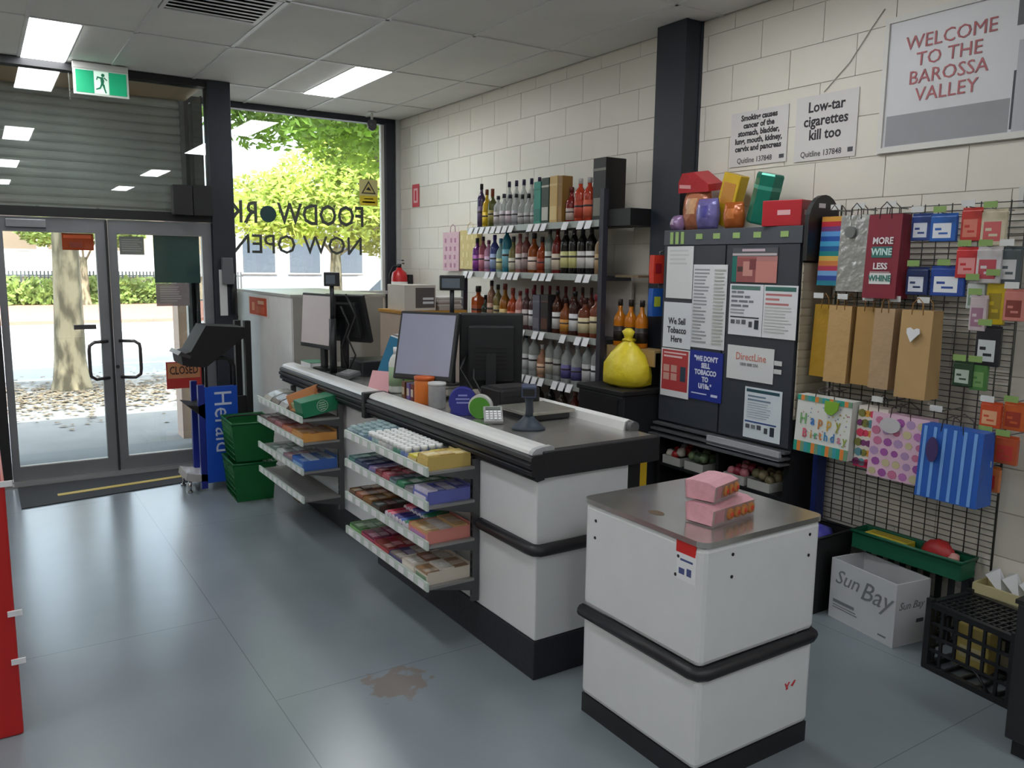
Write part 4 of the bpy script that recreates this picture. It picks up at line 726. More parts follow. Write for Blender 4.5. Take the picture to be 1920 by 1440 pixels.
# kraft and gold bags, middle row
for k, (y, w, h, c, met, nm, x) in enumerate([(2.635, .115, .36, (186, 146, 50), .35, 'bright gold', 3.52), (2.53, .125, .375, (190, 156, 106), .1, 'tan and gold wrapped', 3.49), (2.385, .125, .37, (168, 132, 76), 0, 'plain kraft', 3.50), (2.265, .10, .37, (176, 148, 116), .1, 'glossy tan', 3.46), (2.12, .145, .39, (176, 144, 96), 0, 'kraft with a white heart tag', 3.44)]):
    t, a = gbag('%s bottle bag, %s from the left in the brown row' % (nm, ORD[k]), y, 1.525, w, h, .11, c, x=x, rough=.3 if met else .6, metal=met, bump=.35 if met else .1, grp='brown bottle bags', handle=(150, 110, 60))
    if k == 4: MB().prism([(.06, -.14), (.10, -.10), (.098, -.08), (.085, -.078), (.07, -.085), (.055, -.075), (.04, -.08), (.04, -.10)], 'z', -.002, .003).build('heart_tag', PAPER, t)
    hook(.05+.135*k, 1.155, .2, TAGW)
# gift bags, lower row
t, a = gbag('white birthday gift bag with coloured lettering', 2.632, 1.075, .31, .285, .1, (214, 216, 210), x=3.43)
st = [(40, 150, 130), (216, 130, 60), (110, 150, 120), (60, 150, 160)]
bprint(t, .285, a, [(.31*i/15, 0, .31*(i+1)/15, .052, st[i % 4]) for i in range(15)]+[(.31*i/15, .258, .31*(i+1)/15, .284, st[i % 4]) for i in range(15)]+[(random.uniform(.01, .3), v, 0, 0, (150, 170, 190)) for v in ()],
       texts=[(.045, .165, .075, 'H', (120, 170, 110), 'CENTER', .0012, .8), (.1, .165, .07, 'a', (60, 120, 190), 'CENTER', .0012, .8), (.145, .165, .07, 'p', (190, 120, 60), 'CENTER', .0012, .8), (.195, .165, .07, 'p', (206, 160, 60), 'CENTER', .0012, .8), (.245, .165, .07, 'y', (150, 150, 60), 'CENTER', .0012, .8),
              (.06, .095, .062, 'B', (206, 90, 110), 'CENTER', .0012, .8), (.098, .095, .06, 'i', (206, 150, 60), 'CENTER', .0012, .8), (.124, .095, .06, 'r', (90, 170, 120), 'CENTER', .0012, .8), (.152, .095, .06, 't', (206, 120, 60), 'CENTER', .0012, .8), (.183, .095, .06, 'h', (60, 140, 190), 'CENTER', .0012, .8), (.22, .095, .06, 'd', (60, 120, 180), 'CENTER', .0012, .8), (.256, .095, .06, 'a', (206, 130, 150), 'CENTER', .0012, .8), (.288, .095, .06, 'y', (150, 170, 90), 'CENTER', .0012, .8)])
dots = MB(); 
for k in range(46): u, v = random.uniform(.012, .295), random.uniform(.06, .25); dots.box(u, v, .0012, u+.006, v+.006, .002, k % 3)
dots.build('confetti', [M((190, 130, 140), .5), M((120, 150, 190), .5), M((206, 190, 120), .5)], t, (0, -.285, 0), (a, 0, 0))['kind'] = 'stuff'
MB().prism([(.17, -.06), (.19, -.075), (.215, -.075), (.24, -.05), (.25, -.01), (.17, -.01)], 'z', -.003, .004).build('lime_tag', M((130, 176, 60), .4), t)
def dotbag(lab, y, ztop, w, h, base, cols, x, n, foot=None):
    t, a = gbag(lab, y, ztop, w, h, .1, base, x=x)
    mb = MB(); i = 0
    for r in range(6):
        for c in range(5):
            u = w*(c+.5+.25*(r % 2))/5.4; v = h*(r+.5)/6.2; q = .017+.006*random.random()
            mb.prism([(u+q*math.cos(s), v+q*.9*math.sin(s)) for s in [math.pi*j/4 for j in range(8)]], 'z', .001, .002, random.randrange(len(cols)))
    mb.build('cupcake_print', [M(c, .5) for c in cols], t, (0, -h, 0), (a, 0, 0))
    if foot: bprint(t, h, a, [(0, 0, w, .03, foot)], 'red_band')
    return t
dotbag('white gift bag with bright cupcake print and red foot', 2.315, 1.06, .15, .29, (214, 206, 196), [(206, 60, 90), (206, 150, 60), (120, 60, 110), (90, 140, 150), (120, 120, 60)], 3.47, 24, (190, 40, 80))
t = dotbag('pink gift bag with small purple cupcake print', 2.235, 1.045, .275, .30, (212, 178, 196), [(150, 80, 150), (176, 110, 170), (190, 180, 140), (170, 140, 180), (190, 110, 140)], 3.46, 30)
MB().prism([(.10+.05*math.cos(s), -.05+.035*math.sin(s)) for s in [math.pi*j/8 for j in range(16)]], 'z', -.004, .005).build('oval_tag', M((190, 188, 190), .4), t)
t, a = gbag('blue vertically striped gift bag with dark oval label', 1.955, 1.04, .265, .315, .12, (36, 90, 176), x=3.39)
bprint(t, .315, a, [(.012+k*.043, .004, .026+k*.043, .311, (110, 160, 220)) for k in range(6)])
MB().prism([(.065+.026*math.cos(s), -.10+.055*math.sin(s)) for s in [math.pi*j/8 for j in range(16)]], 'z', .001, .007).build('oval_label', M((70, 56, 100), .4), t)
for u in (.10, .42, .70): hook(u, .69, .22, TAGW if u > .3 else None)
# small packets: y, ztop, w, h, colour, print colour, words
PK = [(2.155, 1.95, .09, .12, (40, 66, 130), (206, 210, 220), 'navy packet with pale window'), (2.06, 1.945, .115, .12, (34, 92, 170), (214, 218, 224), 'blue packet with white picture'),
      (2.15, 1.715, .10, .125, (32, 50, 96), (206, 212, 222), 'dark blue packet with white strip'), (2.045, 1.72, .15, .13, (34, 70, 150), (222, 226, 230), 'wide blue packet showing two cable pictures'),
      (1.935, 1.965, .085, .14, (190, 56, 50), (206, 120, 100), 'red card packet'), (1.85, 1.955, .10, .15, (196, 186, 160), (190, 90, 90), 'cream card packet with red oval'), (1.935, 1.80, .10, .13, (196, 50, 54), (214, 140, 140), 'red blister packet'), (1.845, 1.80, .10, .15, (196, 190, 192), (176, 70, 80), 'white and red blister packet'), (1.76, 1.80, .085, .15, (70, 80, 84), (190, 190, 190), 'charcoal blister packet'),
      (1.885, 1.66, .075, .12, (190, 196, 192), (120, 140, 120), 'pale grey packet'), (1.855, 1.60, .07, .15, (190, 176, 180), (150, 110, 130), 'striped grey packet'), (1.80, 1.68, .075, .20, (196, 170, 30), (150, 130, 30), 'yellow packet'), (1.72, 1.63, .085, .13, (190, 120, 110), (120, 50, 40), 'red and white packet'),
      (1.82, 1.475, .10, .17, (26, 28, 36), (190, 196, 196), 'black card packet'), (1.90, 1.32, .085, .11, (40, 70, 46), (176, 190, 176), 'dark green packet with pale head'), (1.83, 1.32, .07, .12, (70, 120, 60), (110, 150, 90), 'leafy green packet'),
      (1.775, 1.16, .085, .11, (196, 76, 40), (214, 160, 120), 'orange red packet'), (1.69, 1.17, .085, .12, (190, 90, 40), (150, 50, 30), 'burnt orange packet'), (1.78, 1.03, .085, .11, (150, 130, 124), (190, 60, 50), 'brown and red packet'), (1.70, 1.03, .09, .12, (176, 80, 44), (190, 60, 50), 'rust orange packet'), (1.765, .89, .095, .11, (190, 110, 60), (176, 40, 50), 'orange packet with a ring picture')]
for i, (y, z, w, h, c, c2, nm) in enumerate(PK):
    x = 3.52+random.uniform(-.01, .02)
    t = E('hanging_packet', '%s hung on the gridwall right side' % nm, 'packet', (x, y, z), FX, 'packets hung on the gridwall')
    MB().box(0, -h, -.02, w, -.012, 0, bev=.003).box(0, -.03, -.011, w, 0, -.009).build('packet', M(c, .35, var=.12, sc=35), t)
    prints(t, [(w*.12, -h*.88, w*.82, -h*.35, c2), (w*.2, -h*.6, w*.45, -h*.52, c), (w*.35, -h*.75, w*.7, -h*.68, c)], .0002)
    hook(max(.01, 2.635-y+w/2), z-.4+.0, 3.695-x+.03, TAGG if i % 4 else TAGW)
t = E('wall_label', 'small white printed card at the right edge of the block wall', 'label', (3.718, 1.80, 1.965), FX); MB().box(0, 0, 0, .1, .09, .002).build('card', M((206, 206, 200), .5), t); prints(t, [(.02, .02, .03, .07, (120, 120, 116)), (.04, .02, .08, .03, (120, 120, 116)), (.04, .05, .08, .07, (150, 150, 146))], .002)
t = E('blue_board', 'dark blue board standing between the cabinet and the gridwall', 'board', (3.61, 2.612, 0)); MB().box(0, 0, 0, .02, .03, .86).box(.02, .005, 0, .08, .02, .86).build('board', M((34, 50, 110), .4), t)
# ================================================================== FLOOR THINGS AT RIGHT
t = E('black_bin', 'tall black plastic bin with blue bag between plinth and white carton', 'bin', (3.37, 2.41, 0), (0, 0, 0))
MB().prism([(0, 0), (.24, 0), (.24, .24), (0, .24)], 'z', 0, .008).add([(.0, 0, 0), (.24, 0, 0), (.24, .24, 0), (0, .24, 0), (-.02, -.02, .40), (.26, -.02, .40), (.26, .26, .40), (-.02, .26, .40)], [(0, 1, 5, 4), (1, 2, 6, 5), (2, 3, 7, 6), (3, 0, 4, 7)]).build('bin', BLACK, t)
MB().tube([(-.02, -.02, .40), (.26, -.02, .40), (.26, .26, .40), (-.02, .26, .40)], .008, 6, closed=True).build('rim', BLK2, t)
MB().ball((.12, .12, .36), .1, 12, sc=(1, 1, .6), jit=.15).build('bag_contents', M((70, 70, 160), .35, bump=.5), t)
def opencarton(name, lab, loc, rz, w, d, h, col, cat):
    t = E(name, lab, cat, loc, (0, 0, rz)); th = .005
    MB().box(0, 0, 0, w, d, th).box(0, 0, th, th, d, h).box(w-th, 0, th, w, d, h).box(th, 0, th, w-th, th, h).box(th, d-th, th, w-th, d, h).build('carton', M(col, .6, var=.04), t); return t
t = opencarton('open_carton', 'open white cardboard carton with grey handwritten style lettering', (3.372, 1.985, 0), math.radians(-9), .215, .385, .30, (200, 202, 204), 'carton')
GR = M((120, 124, 130), .6); ROTL = fr((0, -1, 0), (0, 0, 1), (-1, 0, 0)); ROTN = fr((1, 0, 0), (0, 0, 1), (0, -1, 0))
text('Sun', .10, GR, t, (-.0012, .285, .215), rot=ROTL, sx=1, sh=.35); text('Bay', .13, GR, t, (-.0012, .115, .20), rot=ROTL, sx=.95, sh=.35); [MB().box(-.0012, q[0], q[1], 0, q[2], q[3]).build('print', GR, t) for q in ((.23, .085, .36, .1), (.22, .07, .36, .074), (.21, .058, .36, .062), (.04, .028, .085, .036))]
text('Sun Bay', .05, GR, t, (.10, -.0012, .19), rot=ROTN, sh=.3); MB().box(.14, -.0015, .1, .185, 0, .118).build('hand_hole', M((70, 72, 76), .6), t)
t = E('milk_crate', 'black plastic milk crate on the floor at the right', 'crate', (3.285, 1.437, 0), (0, 0, math.radians(-7)))
CW, CD, CH = .255, .37, .30; r = .008
def wires(mb, pts, q=.011):
    for (a0, b0, c0, a1, b1, c1) in pts: mb.box(min(a0, a1)-q/2, min(b0, b1)-q/2, min(c0, c1)-q/2, max(a0, a1)+q/2, max(b0, b1)+q/2, max(c0, c1)+q/2)
    return mb
for nm, zz in (('base_rim', .012), ('top_rim', CH-.012)):
    wires(MB(), [(0, 0, zz, CW, 0, zz), (0, CD, zz, CW, CD, zz), (0, 0, zz, 0, CD, zz), (CW, 0, zz, CW, CD, zz)], .024).build(nm, BLK2, t)
for q in ((0, 0), (CW, 0), (0, CD), (CW, CD)): wires(MB(), [(*q, .02, *q, CH)], .026).build('corner_post', BLK2, t)
for k in range(1, 6):
    y = CD*k/6; x = CW*k/6
    for xx in (0, CW): MB().box(xx-.005, y-.006, .09 if k in (2, 3, 4) else .02, xx+.005, y+.006, CH-.02).build('slat', BLK2, t)
    for yy in (0, CD): MB().box(x-.006, yy-.005, .09 if k in (2, 3, 4) else .02, x+.006, yy+.005, CH-.02).build('slat', BLK2, t)
for z in (.09, .15, .21):
    for xx in (0, CW): MB().box(xx-.005, .01, z-.006, xx+.005, CD-.01, z+.006).build('slat', BLK2, t)
    for yy in (0, CD): MB().box(.01, yy-.005, z-.006, CW-.01, yy+.005, z+.006).build('slat', BLK2, t)
for s in (-1, 1): MB().cyl((0, CD/2+s*.03, .09), (0, CD/2+s*.10, .02), .006, n=6).build('slat', BLK2, t)
for k in range(1, 14): MB().box(.01, CD*k/14-.004, CH-.012, CW-.01, CD*k/14+.004, CH-.004).build('top_slat', BLK2, t)
for k in range(1, 6): MB().box(CW*k/6-.005, .01, CH-.014, CW*k/6+.005, CD-.01, CH-.006).build('top_slat', BLK2, t)
for k in range(1, 5): wires(MB(), [(0, CD*k/5, .01, CW, CD*k/5, .01)], .012).build('base_slat', BLK2, t)
t = E('cream_packet', 'cream packet inside the black milk crate', 'packet', (3.43, 1.60, .018)); MB().box(0, 0, .0, .08, .14, .19, bev=.006).build('packet', M((190, 170, 96), .5), t); MB().box(-.001, .02, .05, 0, .12, .1).build('print', M((206, 196, 150), .5), t)
t = E('crate_stack', 'stack of black crates under the green tray by the wall', 'crate', (3.655, 1.82, 0), (0, 0, 0))
for k in range(2):
    z = k*.165; MB().box(.0, 0, z+.0, .035, .52, z+.012).build('crate_base', BLK2, t)
    MB().box(.0, -.005, z+.14, .035, 0, z+.163).box(.0, .52, z+.14, .035, .525, z+.163).box(-.004, 0, z+.14, .002, .52, z+.163).box(.031, 0, z+.14, .035, .52, z+.163).build('crate_rim', BLK2, t)
    for j in range(9): MB().box(-.002, .0+j*.06, z+.012, .003, .03+j*.06, z+.14).build('slat', BLK2, t)
    for j in range(1): MB().box(.006, -.003, z+.012, .028, .001, z+.14).build('slat', BLK2, t)
def tray(lab, loc, rot, w, d, h, col):
    t = E('produce_tray', lab, 'tray', loc, rot); th = .008
    MB().box(0, 0, 0, w, d, th).box(0, 0, th, th, d, h).box(w-th, 0, th, w, d, h).box(th, 0, th, w-th, th, h).box(th, d-th, th, w-th, d, h).box(-.008, -.008, h-.01, w+.008, d+.008, h-.004) if 0 else None
    MB().box(0, 0, 0, w, d, th).box(0, 0, th, th, d, h).box(w-th, 0, th, w, d, h).box(th, 0, th, w-th, th, h).box(th, d-th, th, w-th, d, h).build('tray', M(col, .4), t)
    MB().tube([(-.004, -.004, h), (w+.004, -.004, h), (w+.004, d+.004, h), (-.004, d+.004, h)], .009, 6, closed=True).build('rim', M(col, .35), t); return t
tray('green plastic produce tray resting on the black crates', (3.56, 1.81, .337), (0, math.radians(0), 0), .118, .54, .085, (24, 92, 66))
t = E('sponge_pack', 'yellow striped packet lying in the green tray', 'packet', (3.582, 2.08, .410), (0, 0, 0)); MB().box(0, 0, -.064, .075, .22, .015, bev=.005).build('packet', M((206, 186, 50), .4), t); [MB().box(q, .005, .015, q+.01, .195, .016).build('print', M((150, 130, 40), .5), t) for q in (.02, .045)]
t = E('mesh_bag', 'red and white netted packet lying in the green tray', 'packet', (3.62, 1.95, .384), (0, 0, 0)); MB().ball((0, 0, .03), .07, 12, sc=(.62, 1.15, .95), jit=.08).build('pouch', M((176, 44, 44), .4, var=.2, sc=30), t); MB().ball((.0, -.07, .03), .035, 10, sc=(.9, .8, .7), jit=.1).build('pale_end', M((206, 150, 140), .4), t)
t = E('cream_tub', 'cream open tub with folded white paper behind the milk crate', 'tub', (3.60, 1.50, .0), (0, 0, 0))
MB().box(0, 0, 0, .10, .26, .30).build('box_base', M((196, 190, 160), .5), t)
MB().box(-.01, -.01, .30, .11, .27, .306).box(-.01, -.01, .306, -.002, .27, .345).box(.102, -.01, .306, .11, .27, .345).box(-.002, -.01, .306, .102, -.002, .345).box(-.002, .262, .306, .102, .27, .345).build('tub', M((206, 196, 150), .5), t)
for k in range(3): MB().add([(.02, .02+k*.07, .31), (.09, .01+k*.07, .31), (.085, .09+k*.07, .40), (.03, .10+k*.07, .38), (.05, .05+k*.07, .42)], [(0, 1, 4), (1, 2, 4), (2, 3, 4), (3, 0, 4), (0, 3, 2, 1)]).build('paper', PAPER, t)
# ================================================================== POSTERS ON THE WALL
t = E('wall_poster', 'large framed poster reading Welcome to the Barossa Valley', 'poster', (3.717, 2.47, 2.255), FX)
MB().box(0, 0, 0, .95, .62, .006).build('board', M((206, 206, 208), .4, var=.02), t)
MB().box(.0, 0, .006, .95, .025, .016).box(0, .025, .006, .022, .62, .016).box(.022, .595, .006, .95, .62, .016).build('frame', WHITE, t)
prints(t, [(.035, .03, .60, .17, (146, 147, 150)), (.605, .04, .615, .28, (60, 62, 70)), (.60, .46, .95, .59, (92, 92, 96)), (.615, .03, .95, .40, (176, 178, 182))], .006)
text('WELCOME\nTO THE\nBAROSSA\nVALLEY', .086, M((172, 96, 100), .6), t, (.315, .365, .0085), lines=.92)
def paper(lab, y, z, w, h, bigl, small, sz, lsp):
    o = MB().box(0, 0, 0, w, h, .002).build('wall_notice', M((206, 203, 200), .6, var=.02), None, (3.7165, y, z), FX); tag(o, lab, 'notice', 'health notices on the block wall')
    text(bigl, sz, M((40, 38, 44), .6), o, (w/2, h*.60, .0026), bold=.0016, lines=lsp, sx=.92); text('Quitline 137848', .042, M((70, 68, 74), .6), o, (w*.45, h*.1, .0026), bold=.0004, sx=.9)
    MB().box(w*.88, h*.07, .002, w*.96, h*.14, .003).build('crest', M((70, 70, 76), .6), o)
paper('white wall notice listing cancers that smoking causes', 3.415, 2.275, .40, .30, 'Smoking causes\ncancer of the\nstomach, bladder,\nlung, mouth, kidney,\ncervix and pancreas', '', .044, .95)
paper('white wall notice saying low tar cigarettes kill too', 2.965, 2.262, .37, .33, 'Low-tar\ncigarettes\nkill too', '', .074, .95)
t = E('wall_cable', 'thin cable running diagonally up the block wall to the poster', 'cable', (0, 0, 0)); MB().tube([(3.715, 2.80, 2.6), (3.715, 2.66, 2.72), (3.715, 2.55, 2.86), (3.715, 2.49, 2.93)], .0022, 6).build('cable', M((160, 158, 148), .5), t)
# ================================================================== REGISTERS AND COUNTER CLUTTER
ZTOP = .969
def monitor(lab, loc, rz, w, h, zc, tilt, scr, grp, back=False):
    t = E('monitor', lab, 'monitor', loc, (0, 0, rz), grp)
    MB().prism(rrect(-.075, .0, .075, .15, .03), 'z', 0, .018).build('base', BLACK, t)
    MB().box(-.028, .045, .018, .028, .075, zc, bev=.004).build('neck', BLK2, t)
    H = MB().box(-w/2, 0, -h/2, w/2, .035, h/2, bev=.008).box(-w*.36, .03, -h*.36, w*.36, .075 if back else .055, h*.36, bev=.008).build('housing', M((34, 35, 37), .45), t, (0, 0, zc), (tilt, 0, 0))
    MB().box(-w/2+.016, -.0025, -h/2+.028, w/2-.016, .003, h/2-.016).build('screen', scr, H)
    if back:
        for k in range(6): MB().box(-w*.25, .074, -h*.2+k*.022, w*.25, .077, -h*.2+k*.022+.008).build('vent_slot', BLACK, H)
    return t
SCR = M((150, 152, 172), .25, var=.03); SCW = M((206, 196, 196), .25, var=.03)
monitor('large grey customer screen on the near checkout', (1.975, 3.88, ZTOP), math.radians(-58), .36, .37, .30, math.radians(-14), SCR, 'checkout monitors')
monitor('black operator screen seen from behind on the near checkout', (2.31, 3.76, ZTOP), math.radians(150), .34, .42, .27, math.radians(-8), BLK2, 'checkout monitors', True)
monitor('pale customer screen on the far checkout', (1.91, 5.38, ZTOP), math.radians(-80), .40, .37, .34, math.radians(-4), SCW, 'checkout monitors')
monitor('black operator screen seen edge on at the far checkout', (2.14, 5.34, ZTOP), math.radians(118), .34, .34, .36, math.radians(-16), BLK2, 'checkout monitors', True)
def pole(lab, loc, h, rz, w=.15):
    t = E('pole_display', lab, 'pole display', loc, (0, 0, rz), 'pole displays')
    MB().cyl((0, 0, 0), (0, 0, .012), .05, n=18).build('foot', BLACK, t); MB().cyl((0, 0, .012), (0, 0, h*.55), .024, n=12).cyl((0, 0, h*.55), (0, 0, h-.05), .014, n=12).build('pole', BLK2, t)
    hd = MB().box(-w/2, -.03, h-.09, w/2, .035, h, bev=.006).build('head', BLK2, t); MB().box(-w/2+.012, -.032, h-.075, w/2-.03, -.029, h-.018).build('screen', M((96, 106, 116), .2), hd); return t
pole('customer pole display on the far checkout', (1.93, 5.12, ZTOP), .67, math.radians(-20), .10)
pole('customer pole display behind the near grey screen', (2.40, 4.36, ZTOP), .665, math.radians(-25), .15)
CAB2 = M((28, 28, 30), .5)
for k, pts in enumerate([[(2.0, 5.06, 1.5), (2.06, 5.05, 1.36), (2.0, 5.04, 1.22), (2.05, 5.03, 1.1), (2.0, 5.05, .98)], [(1.98, 5.1, 1.42), (2.02, 5.06, 1.3), (1.97, 5.08, 1.15), (2.03, 5.1, .98)], [(2.2, 3.8, 1.25), (2.12, 3.76, 1.15), (2.16, 3.7, 1.05), (2.08, 3.66, .98)], [(2.23, 3.8, 1.2), (2.18, 3.72, 1.1), (2.22, 3.68, 1.0), (2.12, 3.62, .98)]]):
    o = MB().tube(pts, .006, 6).build('cable', CAB2); tag(o, ['outer looped black cable under the far operator screen', 'inner black cable along the far pole', 'outer black cable below the near operator screen', 'inner black cable below the near operator screen'][k], 'cable', 'register cables')
t = E('receipt_printer', 'black receipt printer box behind the near screens', 'printer', (2.14, 3.385, ZTOP), (0, 0, 0)); MB().box(0, 0, 0, .24, .20, .115, bev=.01).build('case', BLK2, t); MB().box(.02, -.002, .07, .22, .001, .08).build('paper_slot', BLACK, t); MB().box(.03, .04, .115, .2, .17, .119).build('lid', M((60, 58, 58), .4), t)
t = E('receipt_printer', 'low black till drawer on the far checkout', 'till', (2.06, 4.95, ZTOP), (0, 0, -.05)); MB().box(0, 0, 0, .3, .25, .10, bev=.008).build('case', BLK2, t); MB().box(-.003, .02, .015, 0, .23, .085).build('drawer', BLACK, t)
t = E('desk_phone', 'grey keypad terminal near the far pole display', 'terminal', (1.92, 4.83, ZTOP), (0, math.radians(-14), .2)); MB().box(0, 0, .0, .1, .14, .03, bev=.006).build('body', M((88, 90, 92), .45), t)
for i in range(3):
    for j in range(4): MB().box(.018+i*.024, .02+j*.026, .03, .036+i*.024, .038+j*.026, .034).build('key', M((150, 152, 152), .5), t)
t = E('weighing_scale', 'stainless weighing scale plate on the near checkout', 'scale', (2.11, 3.10, ZTOP), (0, 0, 0)); MB().box(.02, .02, 0, .26, .25, .03, bev=.004).build('base', BLK2, t); MB().box(0, 0, .03, .28, .27, .047, bev=.005).build('plate', M((172, 170, 160), .25, .6), t)
t = E('barcode_scanner', 'dark blue grey barcode scanner standing on the near checkout', 'scanner', (2.04, 2.99, ZTOP), (0, 0, math.radians(-35)))
SC = M((52, 62, 74), .45); MB().lathe([(.075, 0), (.078, .008), (.06, .022), (.03, .05), (.024, .06)], 18, sy=.75).build('stand', SC, t)
MB().tube([(0, 0, .05), (.004, -.004, .09), (.002, -.012, .13), (-.004, -.02, .16)], .018, 10).build('handle', SC, t)
MB().prism([(-.075, .155), (.035, .15), (.045, .185), (.01, .205), (-.07, .2)], 'x', -.032, .032).build('head', M((60, 70, 96), .4), t); MB().box(-.026, -.078, .162, .026, -.074, .194).build('window', BLACK, t)
t = E('calculator', 'pale calculator propped on the near checkout', 'calculator', (1.955, 3.16, ZTOP), (math.radians(30), 0, math.radians(-28))); MB().box(-.04, 0, .002, .05, .11, .02, bev=.004).build('case', M((150, 152, 150), .45), t); MB().box(-.03, .08, .02, .04, .10, .022).build('screen', M((90, 98, 90), .3), t)
for i in range(4):
    for j in range(4): MB().box(-.03+i*.019, .012+j*.016, .02, -.017+i*.019, .022+j*.016, .024).build('key', PAPER, t)
t = E('tape_dispenser', 'round blue tape dispenser on the near checkout rail', 'dispenser', (1.955, 3.44, ZTOP), (0, 0, math.radians(-30)))
MB().cyl((0, -.035, .07), (0, .035, .07), .068, n=24).build('drum', M((40, 44, 130), .4), t); MB().box(-.06, -.03, 0, .06, .03, .02).build('foot', M((40, 44, 120), .4), t)
for z, q in ((.098, .022), (.08, .034), (.062, .03)): MB().box(-q, -.0362, z, q, -.0352, z+.008).build('print', M((130, 136, 196), .6), t)
t = E('price_disc', 'green oval sticker roll with pale rim beside the blue dispenser', 'sticker roll', (1.985, 3.32, ZTOP), (0, 0, math.radians(-48))); MB().cyl((0, -.012, .058), (0, .02, .058), .058, n=24).build('rim', M((190, 192, 186), .4), t); MB().cyl((0, -.016, .052), (0, -.011, .052), .052, n=24).build('face', M((74, 140, 40), .4), t)
t = E('canister', 'orange plastic canister beneath the grey screen', 'canister', (1.945, 3.83, ZTOP)); MB().lathe([(.05, 0), (.055, .01), (.055, .12), (.05, .13)], 18).build('body', M((206, 110, 36), .4), t); MB().lathe([(.056, .128), (.056, .145), (.02, .148)], 18).build('lid', M((196, 90, 30), .4), t)
t = E('canister', 'clear grey plastic tub beside the orange canister', 'tub', (1.94, 3.68, ZTOP)); MB().lathe([(.042, 0), (.046, .01), (.046, .11), (.044, .12)], 18).build('body', BG((170, 170, 172), .7), t); MB().lathe([(.047, .118), (.047, .132), (.02, .134)], 18).build('lid', M((196, 196, 196), .4), t)
t = E('spray_bottle', 'white bottle with green label on the checkout joint', 'bottle', (1.97, 4.24, ZTOP)); MB().lathe([(.036, 0), (.04, .01), (.04, .17), (.03, .2), (.016, .22)], 16).build('body', M((206, 210, 204), .4), t); MB().lathe([(.0405, .04), (.0405, .15)], 16).build('label_band', M((150, 176, 140), .5), t); MB().cyl((0, 0, .22), (0, 0, .26), .014).build('cap', PAPER, t)
t = E('spray_bottle', 'slim green bottle with white cap on the checkout joint', 'bottle', (2.04, 4.20, ZTOP)); MB().lathe([(.026, 0), (.03, .01), (.03, .17), (.02, .2), (.012, .21)], 14).build('body', M((86, 150, 50), .4), t); MB().cyl((0, 0, .21), (0, 0, .25), .012).build('cap', PAPER, t); MB().lathe([(.0305, .05), (.0305, .14)], 14).build('label_band', M((120, 176, 80), .5), t)
t = E('notice_card', 'pink card notice standing by the far rail', 'card', (1.90, 4.34, ZTOP), (0, 0, math.radians(-62))); MB().prism([(0, 0), (.05, .11), (.053, .11), (.006, 0)], 'x', -.075, .075).build('card', M((226, 170, 176), .5), t); MB().prism([(.1, 0), (.053, .11), (.05, .11), (.094, 0)], 'x', -.075, .075).build('back_leaf', M((214, 160, 166), .5), t)
for k, (y, x, c, nm) in enumerate([(4.05, 1.955, (120, 70, 40), 'brown'), (3.99, 1.955, (110, 90, 160), 'violet'), (3.94, 1.955, (110, 40, 40), 'maroon')]):
    t = E('small_box', '%s small box in the line left of the orange canister' % nm, 'box', (x, y, ZTOP), (0, 0, 0), 'small boxes on the near checkout'); MB().box(-.03, -.02, 0, .03, .02, .09, bev=.003).build('box', M(c, .5), t); MB().box(-.0312, -.014, .02, -.03, .014, .06).build('print', M((206, 190, 170), .5), t)
t = E('paper_tray', 'stacked desk tray with white papers between the registers', 'desk tray', (2.23, 4.60, ZTOP), (0, 0, -.1))
for k in range(4):
    s = MB().box(0, 0, .02+k*.075, .22, .3, .026+k*.075).box(0, 0, .026+k*.075, .006, .3, .05+k*.075).build('tier', M((170, 170, 168), .4), t); MB().box(.012, .01, .026+k*.075, .21, .29, .05+k*.075).build('papers', PAPER, s)
for a, c in ((.0, 0), (.214, 0), (0, .294), (.214, .294)): MB().box(a, c, 0, a+.006, c+.006, .27).build('leg', M((150, 150, 148), .4), t)
t = E('folder', 'teal plastic folder leaning on the desk tray', 'folder', (2.10, 4.66, ZTOP+.02), (math.radians(-16), math.radians(14), math.radians(-58))); MB().box(-.08, 0, 0, .10, .012, .26, bev=.004).build('cover', M((24, 110, 146), .35), t); MB().box(-.075, .003, .004, .095, .009, .268).build('sheets', PAPER, t)
t = E('note_block', 'cream note block in front of the desk tray', 'note block', (2.03, 4.46, ZTOP)); MB().box(0, 0, 0, .07, .07, .06).build('notes', M((222, 214, 170), .6), t); MB().box(0, 0, .06, .07, .07, .064).build('top_note', M((230, 224, 190), .6), t)
t = E('brochure_box', 'green and white pamphlet lying behind the far rail', 'pamphlet', (1.92, 5.54, ZTOP)); MB().box(0, 0, 0, .12, .2, .03).build('pages', PAPER, t); MB().box(-.002, -.002, .03, .122, .202, .033).build('cover', M((70, 130, 100), .5), t)
# ================================================================== ENTRANCE AREA
ns = E('newspaper_stand', 'black tiered newspaper stand with blue side panel by the doors', 'newspaper stand', (0, 0, 0))
KB = M((20, 17, 20), .7); BLU = M((18, 78, 190), .4); DBL = M((24, 40, 130), .4)
MB().box(1.645, 6.17, .02, 1.69, 6.23, 1.265, bev=.004).build('post', KB, ns); MB().box(1.645, 6.45, .02, 1.69, 6.51, 1.25, bev=.004).build('post', KB, ns)
MB().box(1.30, 6.20, .02, 1.345, 6.24, .80).build('post', DBL, ns); MB().box(1.30, 6.44, .02, 1.345, 6.48, .80).build('post', DBL, ns)
MB().prism([(1.20, .955), (1.245, .945), (1.36, .93), (1.655, 1.15), (1.655, 1.215), (1.37, 1.235), (1.26, 1.05), (1.19, 1.03)], 'y', 6.18, 6.50).build('top_tray', KB, ns)
MB().prism([(1.17, 1.03), (1.25, 1.0), (1.26, 1.02), (1.19, 1.055)], 'y', 6.17, 6.51).build('tray_lip', M((60, 54, 58), .4), ns)
